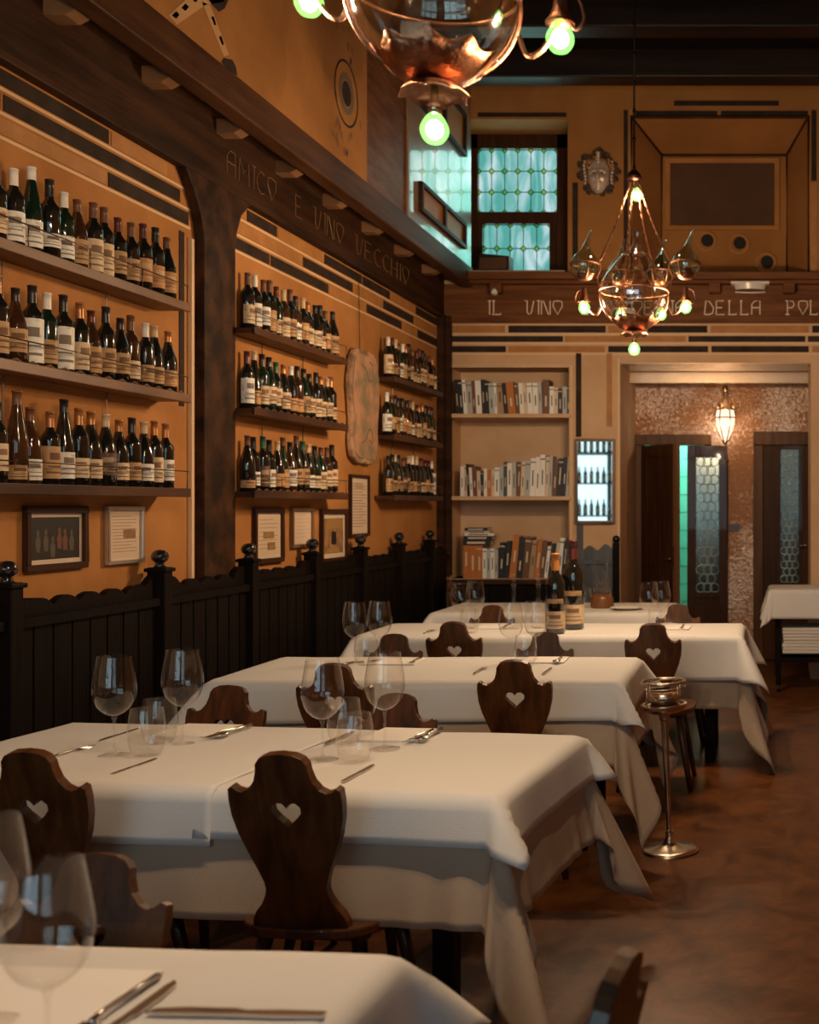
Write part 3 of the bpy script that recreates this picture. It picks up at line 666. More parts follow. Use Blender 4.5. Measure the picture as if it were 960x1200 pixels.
dress(-1.50, 5.32, 0, 1.74, .76, 'third table from the front', 31, Dt=.18, Du=.36)
dress(-1.245, 7.0, 0, 2.20, .68, 'fourth table from the front', 41, Dt=.27, Du=.42)
dress(-1.50, 8.50, 0, 1.65, .80, 'farthest dining table by the niche', 51)
ZT = .7545

# ================================================================= TABLEWARE
def lathe_obj(name, prof, matl, n=28, parent=None):
    m = MB(); m.smooth = True; m.lathe(prof, n, cap=False); return obj(name, m, matl, parent)
def spl(prof, n=5): return [(max(p.x, 0), p.y) for p in smooth_path([(a, b, 0) for a, b in prof], n)]
def make_wine_glass():
    r = thing('wine_glass', 'x', 'glass')
    lathe_obj('bowl', spl([(.004, .118), (.022, .124), (.045, .145), (.058, .178), (.060, .205), (.055, .245), (.048, .285), (.0465, .296)], 4), M_wine_glass, 28, r)
    lathe_obj('stem', spl([(.0, .117), (.008, .116), (.0042, .100), (.0036, .05), (.005, .014), (.012, .006)], 4), M_wine_glass, 14, r)
    lathe_obj('foot', [(.012, .006), (.03, .003), (.045, .0015), (.046, .0), (0, 0)], M_wine_glass, 28, r)
    return r
def make_tumbler():
    return tag(lathe_obj('tumbler', spl([(0, .004), (.030, .003), (.042, .014), (.051, .045), (.053, .075), (.050, .105), (.0455, .135), (.044, .142)], 4), M_wine_glass), 'x', 'glass')
WG0 = make_wine_glass(); TB0 = make_tumbler(); used = {}
def place(src, px, py, label, group, s=1, z=ZT, xy=None, rz=0):
    c = copy_tree(src) if used.get(src.name) else src; used[src.name] = 1
    x, y = xy if xy else at(px, py, z); c.location = (x, y, z); c.scale = (s, s, s); c.rotation_euler = (0, 0, rz); c['label'] = label; c['group'] = group; return c
g = 'stemmed wine glasses on the tables'
place(WG0, 134, 885, 'large wine glass, leftmost on the second table from the front', g)
place(WG0, 214, 872, 'large wine glass by the spoon, second from left on the second table', g)
place(WG0, 378, 890, 'large wine glass before a dark chair, centre of the second table', g)
place(WG0, 451, 877, 'large wine glass farthest right on the second table from the front', g)
place(WG0, 416, 776, 'wine glass left of a pair at the left of the third table', g, .97)
place(WG0, 445, 774, 'wine glass right of a pair at the left of the third table', g, .97)
place(WG0, 599, 777, 'wine glass left of a pair at the right of the third table', g, .97)
place(WG0, 628, 774, 'wine glass below the big bottles, right of a pair', g, .97)
place(WG0, 540, 739, 'small distant wine glass on the fourth table before the niche', g, .97)
place(WG0, 557, 736, 'small distant wine glass beside a brown chair back', g, .97)
place(WG0, 761, 738, 'distant wine glass left of a pair before the tall dark door', g, .97)
place(WG0, 775, 736, 'distant wine glass right of a pair before the tall dark door', g, .97)
place(WG0, 0, 0, 'blurred wine glass cut by the left edge on the foreground table', g, 1, xy=(-1.125, 1.66))
place(WG0, 0, 0, 'blurred wine glass in the lower left on the foreground table', g, .93, xy=(-.945, 1.52))
g = 'stemless tumblers on the tables'
place(TB0, 172, 886, 'front tumbler of the left pair on the second table', g)
place(TB0, 187, 872, 'rear tumbler of the left pair on the second table', g)
place(TB0, 416, 893, 'front tumbler of the centre pair on the second table', g)
place(TB0, 404, 872, 'rear tumbler of the centre pair on the second table', g)
place(TB0, 429, 780, 'tumbler between the left pair of wine glasses on the third table', g)
place(TB0, 616, 779, 'tumbler between the right pair of wine glasses on the third table', g)
place(TB0, 551, 742, 'tumbler beneath the distant pair of glasses at the niche', g)
place(TB0, 770, 742, 'tumbler beneath the pair of glasses before the dark door', g)

def make_knife():
    m = MB(); poly = [(-.006, 0), (.006, 0), (.0075, .05), (.006, .085), (.005, .09), (.010, .105), (.011, .16), (.007, .195), (-.002, .205), (-.005, .19), (-.005, .09), (-.006, .085), (-.0075, .05)]
    k = len(poly); m.add([(x, y - .10, .001) for x, y in poly] + [(x, y - .10, .0045) for x, y in poly], [tuple(range(k)), tuple(range(2 * k - 1, k - 1, -1))] + [(i, i + k, (i + 1) % k + k, (i + 1) % k) for i in range(k)])
    return tag(obj('table_knife', m, M_steel), 'x', 'knife')
def make_fork():
    m = MB(); m.smooth = True
    m.tube([(0, -.10, .004), (0, -.04, .007), (0, .02, .010), (0, .045, .006)], [.006, .0045, .003, .005], 6)
    m.smooth = False; m.box(-.012, .012, .043, .062, .003, .006)
    for i in range(4): x = -.0105 + .007 * i; m.tube([(x, .06, .0045), (x, .085, .004), (x, .10, .008)], [.0016, .0014, .001], 5)
    return tag(obj('table_fork', m, M_steel), 'x', 'fork')
def make_spoon():
    m = MB(); m.smooth = True
    m.tube([(0, -.10, .004), (0, -.04, .007), (0, .02, .010), (0, .048, .006)], [.006, .0045, .003, .004], 6)
    m.ball((0, .073, .008), .02, 12, 1, 1.5, .3)
    return tag(obj('table_spoon', m, M_steel), 'x', 'spoon')
def make_napkin():
    m = MB(); m.box(-.10, .10, -.10, .10, .0, .003); m.box(-.098, .10, -.10, .099, .003, .006); return tag(obj('folded_napkin', m, M_napkin, bevel=.001), 'x', 'napkin')
KN, FK, SP, NP = make_knife(), make_fork(), make_spoon(), make_napkin()
GC = 'steel cutlery on the tables'; GN = 'folded paper napkins on the tables'
place(KN, 158, 899, 'steel knife beside the left chair on the second table', GC, rz=R(-5))
place(FK, 80, 884, 'steel fork partly behind the leftmost dark chair', GC, rz=R(-8))
place(KN, 420, 907, 'steel knife right of the large dark chair back', GC, rz=R(-4))
place(NP, 232, 857, 'pale napkin under spoon and fork behind the left glasses', GN, rz=R(-6))
place(FK, 262, 860, 'fork on the napkin in front of the left brown chair', GC, z=ZT + .0065, rz=R(170), )
place(SP, 275, 858, 'spoon on the napkin in front of the left brown chair', GC, z=ZT + .0065, rz=R(174))
place(NP, 470, 862, 'pale napkin beside the right wine glass of the second table', GN, rz=R(-6))
place(FK, 492, 864, 'fork at the right of the second table before a brown chair', GC, z=ZT + .0065, rz=R(172))
place(SP, 505, 862, 'spoon at the right of the second table before a brown chair', GC, z=ZT + .0065, rz=R(176))
place(KN, 398, 866, 'knife behind the centre tumblers on the second table', GC, rz=R(176))
place(KN, 140, 862, 'knife behind the leftmost wine glass on the second table', GC, rz=R(176))
place(FK, 562, 787, 'fork left of the dark chair before the third table', GC)
place(KN, 641, 787, 'knife right of the dark chair before the third table', GC)
place(NP, 640, 774, 'napkin on the third table below the big bottles', GN, rz=R(2))
place(SP, 655, 774, 'spoon on the third table right of the wine glasses', GC, z=ZT + .0065, rz=R(182))
place(NP, 468, 776, 'napkin beside the left glasses of the third table', GN)
place(FK, 487, 775, 'fork right of the left glasses on the third table', GC, z=ZT + .0065, rz=R(182))
place(KN, 405, 780, 'knife left of the wine glasses on the third table', GC)
place(NP, 580, 735, 'distant napkin on the fourth table before a brown chair', GN)
place(FK, 594, 734, 'distant fork beside the napkin on the fourth table', GC, z=ZT + .0065, rz=R(180))
place(FK, 503, 741, 'distant fork left of the small dark chair', GC)
place(NP, 790, 736, 'distant napkin at the right end of the fourth table', GN)
place(FK, 800, 735, 'distant fork at the right end of the fourth table', GC, z=ZT + .0065, rz=R(180))
# foreground table setting
m = MB(); m.box(-.20, .20, -.15, .15, 0, .0015); pm = obj('paper_placemat', m, mat('white_paper_mat', (.80, .77, .74), .75)); pm.location = (-1.17, 1.71, ZT); pm.rotation_euler = (0, 0, R(-4))
tag(pm, 'white paper placemat under the blurred foreground glasses', 'placemat')
place(KN, 0, 0, 'blurred knife on the foreground table beside the placemat', GC, s=1.15, xy=(-.925, 1.68), rz=R(-3))
place(FK, 0, 0, 'blurred fork on the foreground table beside the placemat', GC, s=1.15, xy=(-.96, 1.70), rz=R(177))
place(KN, 0, 0, 'dark knife lying along the bottom edge of the picture', GC, s=1.3, xy=(-.77, 1.685), rz=R(88))

# ================================================================= BOTTLES
def glassmat(name, col): return mat(name, col, .07, coat=.6, spec=.8)
GM = {'dark': glassmat('bottle_near_black', (.010, .010, .008)), 'green': glassmat('bottle_dark_green', (.006, .019, .010)), 'brown': glassmat('bottle_brown', (.045, .018, .008))}
CM = {'white': mat('foil_white', (.78, .74, .66), .4), 'cream': mat('foil_cream', (.62, .46, .28), .4), 'black': mat('foil_black', (.018, .014, .012), .35), 'brown': mat('foil_brown', (.15, .06, .025), .4),
      'copper': mat('foil_copper', (.45, .19, .07), .35, .5), 'dark red': mat('foil_red', (.10, .022, .015), .35), 'orange': mat('foil_orange', (.62, .24, .05), .4), 'green': mat('foil_green', (.02, .10, .05), .35)}
def labmat(name, a, b): return mat(name, a, .65, col2=b, scale=28, detail=3, ramp=(.55, .68))
LM = {'white': labmat('label_white', (.78, .75, .68), (.50, .46, .40)), 'cream': labmat('label_cream', (.66, .50, .32), (.40, .26, .14)), 'tan': labmat('label_tan', (.46, .28, .13), (.28, .15, .06)),
      'orange': labmat('label_orange', (.50, .24, .09), (.30, .12, .04)), 'dark': labmat('label_dark', (.10, .05, .03), (.30, .20, .12))}
LINK = {k: mat('label_ink_' + k, v, .7) for k, v in {'white': (.20, .16, .13), 'cream': (.24, .13, .07), 'tan': (.16, .07, .03), 'orange': (.55, .38, .20), 'dark': (.40, .28, .16)}.items()}
SHAPES = {'bordeaux': [(0, .004), (.030, .0), (.0365, .004), (.0365, .185), (.034, .200), (.024, .215), (.0155, .228), (.0140, .245), (.0138, .297), (.0150, .300), (.0, .300)],
          'burgundy': [(0, .004), (.034, .0), (.0405, .004), (.0405, .145), (.038, .165), (.030, .192), (.021, .220), (.0155, .245), (.0140, .262), (.0138, .292), (.0150, .296), (.0, .296)],
          'hock': [(0, .004), (.030, .0), (.0365, .004), (.0365, .14), (.034, .17), (.027, .21), (.020, .25), (.0150, .285), (.0138, .325), (.0150, .330), (.0, .330)]}
TOP = {'bordeaux': .300, 'burgundy': .296, 'hock': .330}
RAD = {'bordeaux': .0365, 'burgundy': .0405, 'hock': .0365}
MC = {}
def bmesh_for(kind, shape, a, b=None):
    key = (kind, shape, a, b)
    if key in MC: return MC[key]
    m = MB(); m.smooth = True
    if kind == 'body': m.lathe(SHAPES[shape], 18, cap=False); me = m.mesh('wine_bottle', GM[a])
    elif kind == 'cap': t = TOP[shape]; m.lathe([(.0158, t - .062), (.0150, t - .03), (.0150, t - .004), (.0165, t - .004), (.0165, t + .001), (.014, t + .003), (0, t + .003)], 14, cap=False); me = m.mesh('foil', CM[a])
    else:
        r = RAD[shape] + .0008; z0, z1 = b
        m.lathe([(r, z0), (r, z1)], 14, None, R(-90 - 82), R(-90 + 82), cap=False)
        m.cur = 1; hh = z1 - z0; m.lathe([(r + .0006, z0 + hh * .58), (r + .0006, z0 + hh * .80)], 6, None, R(-90 - 32), R(-90 + 32), cap=False)
        m.lathe([(r + .0006, z0 + hh * .16), (r + .0006, z0 + hh * .22)], 6, None, R(-90 - 50), R(-90 + 50), cap=False); m.lathe([(r + .0006, z0 + hh * .36), (r + .0006, z0 + hh * .40)], 6, None, R(-90 - 42), R(-90 + 42), cap=False)
        me = m.mesh('label', [LM[a], LINK[a]])
    MC[key] = me; return me
LABZ = [(.04, .135), (.035, .11), (.05, .15), (.03, .14)]
rb = random.Random(7)
def bottle(x, y, z, rz, spec, label, group, s=1.0):
    shape, gl, cap, lab, lz = spec
    b = link('wine_bottle', bmesh_for('body', shape, gl), None, (x, y, z)); b.rotation_euler = (0, 0, rz); b.scale = (s, s, s)
    link('foil', bmesh_for('cap', shape, cap), b)
    if lab != 'no': link('label', bmesh_for('lab', shape, lab, lz if shape == 'bordeaux' else (lz[0], min(lz[1], .14))), b)
    return tag(b, label, 'bottle', group)
def rspec(rack):
    sh = rb.choices(['bordeaux', 'burgundy', 'hock'], [6, 4, .8])[0]; gl = rb.choices(['dark', 'green', 'brown'], [7, 2, 2])[0]
    cp = rb.choices(['black', 'brown', 'dark red', 'copper', 'cream', 'white', 'green'], [5, 4, 3, 2, 2, .8, .6])[0]
    lb = rb.choices(['cream', 'tan', 'orange', 'white', 'dark'], [5, 5, 3, 1.4, .8])[0]
    return (sh, gl, cp, lb, rb.choice(LABZ))
OV = {  # what stands out in the photo: (rack, shelf, index) -> spec
    (0, 0, 1): ('bordeaux', 'dark', 'white', 'white', (.03, .14)), (0, 0, 2): ('hock', 'green', 'white', 'white', (.03, .13)), (0, 0, 3): ('bordeaux', 'dark', 'black', 'white', (.05, .10)), (0, 0, 4): ('bordeaux', 'green', 'white', 'white', (.03, .12)),
    (0, 0, 5): ('burgundy', 'brown', 'brown', 'tan', (.03, .13)), (0, 0, 6): ('bordeaux', 'dark', 'brown', 'cream', (.02, .15)), (0, 0, 7): ('bordeaux', 'dark', 'brown', 'cream', (.02, .15)),
    (0, 1, 2): ('bordeaux', 'dark', 'black', 'white', (.02, .18)), (0, 1, 3): ('bordeaux', 'green', 'white', 'tan', (.03, .12)), (0, 1, 4): ('bordeaux', 'dark', 'black', 'white', (.02, .18)), (0, 1, 5): ('bordeaux', 'dark', 'copper', 'cream', (.03, .14)),
    (0, 2, 4): ('hock', 'dark', 'black', 'white', (.03, .13)), (0, 2, 3): ('bordeaux', 'dark', 'copper', 'tan', (.03, .16)), (0, 2, 1): ('hock', 'brown', 'brown', 'tan', (.02, .07)), (0, 2, 2): ('burgundy', 'brown', 'brown', 'white', (.02, .10)),
    (1, 0, 0): ('bordeaux', 'dark', 'brown', 'cream', (.03, .13)), (1, 0, 1): ('bordeaux', 'dark', 'white', 'white', (.03, .15)), (1, 1, 0): ('bordeaux', 'dark', 'dark red', 'white', (.03, .16)), (1, 2, 0): ('burgundy', 'dark', 'brown', 'tan', (.02, .06)), (1, 2, 3): ('bordeaux', 'dark', 'black', 'white', (.03, .13)),
    (2, 0, 0): ('bordeaux', 'dark', 'white', 'cream', (.03, .17)), (2, 1, 0): ('bordeaux', 'dark', 'white', 'white', (.03, .15)), (2, 2, 0): ('bordeaux', 'dark', 'black', 'tan', (.03, .13)), (2, 2, 13): ('bordeaux', 'green', 'white', 'white', (.02, .20))}
SN = ['top', 'middle', 'bottom']; RN = ['near', 'middle', 'far']
RACK = [(3.75, 5.33, 4.10, 13, .0965), (6.0, 7.35, 6.075, 14, .0925), (8.28, 9.52, 8.355, 14, .0845)]
SZ = [2.43, 2.01, 1.575]; XF = -2.655
for r, (y0, y1, yb0, nb, sp) in enumerate(RACK):
    for s, z in enumerate(SZ):
        sh = thing('bottle_shelf', f'{SN[s]} wooden bottle shelf with wire rail, {RN[r]} rack on the left wall', 'shelf', (XL, (y0 + y1) / 2, z), 0, 'bottle shelves on the left wall')
        m = MB(); m.box(XL, XF, y0, y1, z - .028, z).box(XF - .012, XF + .006, y0, y1, z - .034, z + .006)
        obj('board', m, M_shelf_l if (r == 0 and s < 2) else M_shelf, sh, .003, world=True)
        m = MB(); m.smooth = True; m.tube([(XF - .002, y0 + .02, z + .085), (XF - .002, y1 - .01, z + .085)], .0028, 6)
        k = 5
        for q in range(k): yy = y0 + .03 + (y1 - y0 - .05) * q / (k - 1); m.tube([(XF - .002, yy, z), (XF - .002, yy, z + .085)], .0022, 5)
        obj('rail', m, M_wire, sh, world=True)
        if s < 2:
            for q in (.3, .72): m = MB(); yy = y0 + (y1 - y0) * q; m.tube([(XL + .012, yy, z - .028), (XL + .012, yy, SZ[s + 1] + .02)], .003, 5); obj('hanger_wire', m, M_wire, sh, world=True)
        if s == 1 or r == 1:      # scalloped bottle rests
            for q in range(nb): m = MB(); m.smooth = True; m.tube([(XF - .006, yb0 + sp * q - .03, z + .004), (XF - .006, yb0 + sp * q, z + .014), (XF - .006, yb0 + sp * q + .03, z + .004)], .005, 6); obj('bottle_rest', m, M_shelf_l, sh, world=True)
        for i in range(nb):
            spc = OV.get((r, s, i)) or rspec(r)
            y = yb0 + sp * i + rb.uniform(-.006, .006); x = -2.727 + rb.uniform(-.006, .008)
            rz = R(58) + rb.uniform(-.35, .35)
            lb = f"{spc[1]} bottle, {spc[2]} foil, {spc[3]} label, {ORD[i]} from left, {SN[s]} shelf, {RN[r]} rack"
            bottle(x, y, z + (.006 if False else .001), rz, spc, lb, f'wine bottles on the {SN[s]} shelf of the {RN[r]} rack', rb.uniform(.94, 1.04))
# bottles standing on the sill shelves of the street window (mirrored in the wall mirror)
for k, z in enumerate((1.32, 1.95, 2.55)):
    sh = thing('window_shelf', f'{("lower", "middle", "upper")[k]} shelf across the street window, reflected in the wall mirror', 'shelf', (-3.2, -2.45, z)); obj('board', MB().box(-4.15, -2.3, -2.56, -2.40, z - .03, z), M_shelf, sh, world=True)
    for i in range(13):
        spc = rspec(3); bottle(-3.95 + .12 * i, -2.48, z + .001, R(180), spc, f'{spc[1]} bottle with {spc[2]} foil, {ORD[i]} on the {("lower", "middle", "upper")[k]} street window shelf', 'bottles on the street window shelves', 1.05)
# big show bottles on the fourth table
def magnum(px, py, s, cap, label):
    x, y = at(px, py, ZT); b = link('magnum_bottle', bmesh_for('body', 'bordeaux', 'dark'), None, (x, y, ZT)); b.scale = (s * 1.0, s * 1.0, s)
    link('foil', bmesh_for('cap', 'bordeaux', cap), b)
    a = link('label', bmesh_for('lab', 'bordeaux', 'cream', (.02, .085)), b)
    m = MB(); m.smooth = True; r = .0374; m.lathe([(r, .115), (r, .132)], 10, None, R(-90 - 50), R(-90 + 50), cap=False); obj('neck_band', m, LM['tan'], b)
    b.rotation_euler = (0, 0, R(8)); return tag(b, label, 'bottle', 'oversized bottles on the fourth table')
magnum(651, 742, 1.55, 'orange', 'big dark bottle with orange foil and cream label, front one')
magnum(672, 737, 1.78, 'dark red', 'biggest dark bottle, taller one standing behind the orange-foiled bottle')
# glass cruets and the little jug on the far tables
def cruet(px, py, label, h=.33):
    x, y = at(px, py, ZT); t = thing('glass_cruet', label, 'cruet', (x, y, ZT), 0, 'glass cruets on the fourth table'); k = h / .33
    lathe_obj('flask', spl([(0, .002), (.04 * k, .003), (.048 * k, .04 * k), (.035 * k, .10 * k), (.014 * k, .16 * k), (.012 * k, .25 * k), (.018 * k, .27 * k)], 4), M_wine_glass, 20, t)
    lathe_obj('stopper', spl([(.010, .255 * k), (.012, .27 * k), (.006, .285 * k), (.018, .305 * k), (.014, .325 * k), (0, .335 * k)], 3), M_wine_glass, 14, t)
cruet(602, 737, 'slender glass cruet with stopper, left of the big bottles')
cruet(631, 736, 'slender glass cruet half hidden behind the orange-foiled bottle')
x, y = at(706, 712, ZT); t = thing('cruet_stand', 'brown pot holding small glass bottles on the farthest table', 'cruet stand', (x, y, ZT))
lathe_obj('pot', spl([(0, .0), (.075, .0), (.085, .02), (.082, .07), (.065, .095), (.05, .10), (0, .10)], 3), mat('terracotta_glaze', (.17, .065, .022), .35), 22, t)
for dx, dy, k in ((-.04, 0, 1), (.03, .03, 1.25), (.02, -.04, .9)):
    b = lathe_obj('small_bottle', [(0, 0), (.025, 0), (.026, .08), (.01, .12 * k), (.009, .19 * k), (.013, .2 * k)], M_wine_glass, 12, t); b.location = (dx, dy, .095)
place(TB0, 686, 712, 'tumbler left of the brown cruet pot on the farthest table', g)
pl = MB(); pl.smooth = True; pl.lathe(spl([(0, .004), (.07, .003), (.10, .012), (.125, .018)], 3), 28, cap=False); x, y = at(716, 714, ZT)
o = obj('small_plate', pl, M_white); o.location = (x + .12, y - .02, ZT); tag(o, 'pale plate right of the brown pot on the farthest table', 'plate')

# ================================================================= BENCH
be = thing('panelled_bench', 'long near-black panelled bench with scalloped back along the left wall', 'bench', (-2.6, 6.4, 0))
top = []; y = 3.2; posts = [3.25, 4.13, 5.18, 6.07, 6.93, 7.76, 8.58, 9.37]
poly = [(3.1, .12)]; poly.append((9.86, .12))
yy = 9.86
pts = []
n_ = 300
for i in range(n_ + 1):
    y = 9.86 - (9.86 - 3.1) * i / n_
    z = 1.120 + .036 * abs(math.sin(PI * (y - 3.25) / .165)) ** .7
    for p in posts:
        d = abs(y - p)
        if d < .16: z += .045 * (1 - d / .16) ** .5
    pts.append((y, z))
on = poly + pts
mb = MB(); on_left(on, -2.745, -2.715, mb); obj('backrest', mb, M_dark, be, world=True)
mb = MB()
for i in range(56):
    y = 3.2 + .12 * i
    if y < 9.8: mb.box(-2.715, -2.709, y, y + .108, .46, 1.06)
mb.box(-2.715, -2.690, 3.1, 9.86, 1.055, 1.09); mb.box(-2.715, -2.690, 3.1, 9.86, .44, .5)
obj('panel_boards', mb, M_dark, be, world=True)
for p in posts:
    po = obj('post', MB().box(-2.755, -2.675, p - .035, p + .035, 0, 1.225).box(-2.765, -2.665, p - .045, p + .045, 1.205, 1.222), M_dark, be, .004, world=True)
    f = MB(); f.smooth = True; f.ball((0, 0, .03), .038, 12, 1, 1, .85); f.lathe([(.03, -.02), (.02, -.008), (.022, .0)], 12)
    fo = obj('finial', f, mat('glossy_black_finial', (.012, .012, .013), .15, coat=.6), po); fo.location = (-2.715, p, 1.243)
mb = MB().box(-2.715, -2.34, 3.1, 9.2, .415, .45); obj('seat', mb, M_dark, be, .006, world=True)
mb = MB().box(-2.40, -2.375, 3.1, 9.2, 0.0, .415); obj('front_panel', mb, M_dark, be, world=True)

# ================================================================= PICTURES ON THE LEFT WALL
def picture(y0, y1, z0, z1, fw, mframe, art, label, name='framed_picture', matw=.03, art_mats=None, lean=0):
    t = thing(name, label, 'picture', (XL, (y0 + y1) / 2, (z0 + z1) / 2)); x0, x1 = XL + .002, XL + .024
    f = MB(); f.box(x0, x1, y0, y1, z1 - fw, z1).box(x0, x1, y0, y1, z0, z0 + fw).box(x0, x1, y0, y0 + fw, z0 + fw, z1 - fw).box(x0, x1, y1 - fw, y1, z0 + fw, z1 - fw)
    obj('frame', f, mframe, t, .003, world=True)
    m = MB(); m.box(x0, x0 + .008, y0 + fw, y1 - fw, z0 + fw, z1 - fw); obj('mount', m, mat('mount_card', (.62, .50, .38), .7), t, world=True)
    a = MB(); xa = x0 + .0085; Y0, Y1, Z0, Z1 = y0 + fw + matw, y1 - fw - matw, z0 + fw + matw, z1 - fw - matw
    def q(u0, u1, v0, v1, mi, lift=0): a.cur = mi; a.box(xa + lift, xa + lift + .0006, Y0 + (Y1 - Y0) * u0, Y0 + (Y1 - Y0) * u1, Z0 + (Z1 - Z0) * v0, Z0 + (Z1 - Z0) * v1)
    art(q, a, (Y0, Y1, Z0, Z1, xa)); obj('print', a, art_mats, t, world=True)
PB = mat('print_black', (.012, .010, .009), .4); PG = mat('print_tan_figure', (.075, .05, .034), .6); PP = mat('print_paper', (.60, .46, .33), .7); PT = mat('print_text', (.22, .14, .09), .7); PS = mat('print_sepia', (.16, .08, .035), .6, col2=(.40, .22, .09), scale=20)
def art_group(q, a, g):
    q(0, 1, 0, 1, 0); Y0, Y1, Z0, Z1, xa = g
    for u, v, c in ((.12, .62, 1), (.28, .64, 1), (.42, .48, 1), (.56, .68, 2), (.68, .64, 2), (.82, .62, 1)):
        a.cur = c; cy = Y0 + (Y1 - Y0) * u; cz = Z0 + (Z1 - Z0) * v
        a.add([(xa + .0012, cy + .010 * math.cos(t), cz + .013 * math.sin(t)) for t in [k * PI / 4 for k in range(8)]], [tuple(range(8))])
        a.add([(xa + .0012, cy + dx, cz + dz) for dx, dz in ((-.012, -.07), (.012, -.075), (.018, -.03), (.006, -.012), (-.006, -.012), (-.018, -.03))], [(0, 1, 2, 3, 4, 5)])
def art_text(blocks, lines=12):
    def f(q, a, g):
        q(0, 1, 0, 1, 0)
        for i in range(lines): v = .92 - .85 * i / lines; q(.08, .92 - .2 * (i % 3 == 0), v - .012, v, 1, .0004)
        for b in blocks: q(*b, 2, .0008)
    return f
WF = mat('walnut_frame', (.045, .017, .008), .5, spec=.15); SF = mat('silver_frame', (.62, .56, .50), .3, .8); GF = mat('brown_gilt_frame', (.20, .10, .04), .4)
picture(4.345, 4.74, 1.248, 1.50, .026, WF, art_group, 'walnut framed dark photograph of a group of people, left wall', art_mats=[PB, PG, mat('print_red_figure', (.12, .035, .02), .6)], matw=.018)
picture(4.885, 5.17, 1.248, 1.50, .016, SF, art_text([(.45, .88, .42, .62)]), 'silver framed printed page beside the walnut framed photograph', art_mats=[PP, PT, PS], matw=.012)
picture(6.30, 6.68, 1.178, 1.49, .028, WF, art_text([(.25, .75, .42, .60), (.45, .8, .12, .32)], 8), 'dark framed newspaper page, first picture after the brown pilaster', art_mats=[PP, PT, PS], matw=.02)
picture(6.80, 7.12, 1.250, 1.49, .020, GF, art_text([], 7), 'small brown framed pale sheet between two dark framed pictures', art_mats=[mat('pale_sheet', (.64, .50, .38), .7), mat('pale_text', (.42, .30, .2), .7), PS], matw=.01)
def art_paint(q, a, g):
    q(0, 1, 0, 1, 2); q(.15, .9, .72, .97, 0, .0004); q(.38, .62, .25, .62, 1, .0006); q(.2, .8, .02, .14, 0, .0006); q(.08, .2, .3, .8, 0, .0005)
picture(7.25, 7.70, 1.135, 1.48, .030, WF, art_paint, 'dark framed brown painting with a goblet shape, under the middle rack', art_mats=[mat('paint_amber', (.34, .19, .06), .6), PB, PS], matw=.03)
picture(7.76, 8.13, 1.290, 1.715, .020, WF, art_text([(.25, .75, .80, .9)], 16), 'tall narrow framed certificate below the mottled plaque', art_mats=[mat('certificate_sheet', (.66, .52, .40), .7), PT, mat('certificate_head', (.45, .32, .2), .7)], matw=.008)

# plaque of mottled bark-like board hanging on a cord
t = thing('wall_plaque', 'tall mottled tan plaque with wavy edges hanging between two racks', 'plaque', (XL, 7.95, 2.2))
rp = random.Random(5); pts = []
for i in range(44):
    a = 2 * PI * i / 44; c, s = math.cos(a), math.sin(a); n = 5; rr = (abs(c) ** n + abs(s) ** n) ** (-1 / n)
    pts.append((7.965 + rr * c * .275 * (1 + .05 * math.sin(5 * a) + rp.uniform(-.03, .03)), 2.185 + rr * s * .39 * (1 + rp.uniform(-.02, .02))))
mb = on_left(pts, XL + .01, XL + .05, MB()); obj('board', mb, mat('mottled_bark', (.20, .12, .07), .6, col2=(.50, .30, .18), scale=7, detail=8, ramp=(.42, .58), bump=.4), t, .01, world=True)
mb = MB(); inner = [(7.965 + (a - 7.965) * .86, 2.185 + (b - 2.185) * .92) for a, b in pts]
on_left(inner, XL + .05, XL + .056, mb); obj('parchment', mb, mat('parchment_face', (.52, .27, .155), .6, col2=(.24, .19, .115), scale=6.5, detail=9, ramp=(.40, .60), bump=.2), t, .003, world=True)
mb = MB()
for zz, s in ((2.47, 1), (1.93, -1)):
    mb.tube(smooth_path([(XL + .058, 7.86, zz), (XL + .058, 7.95, zz - .03 * s), (XL + .058, 8.0, zz - .10 * s), (XL + .058, 8.06, zz - .09 * s), (XL + .058, 8.08, zz + .01), (XL + .058, 8.02, zz + .03)], 4), .004, 5)
obj('scroll_line', mb, PT, t, world=True)
mb = MB(); mb.tube([(XL + .02, 7.93, 2.57), (XL + .012, 7.93, 3.10)], .003, 5); obj('cord', mb, M_wire, t, world=True)

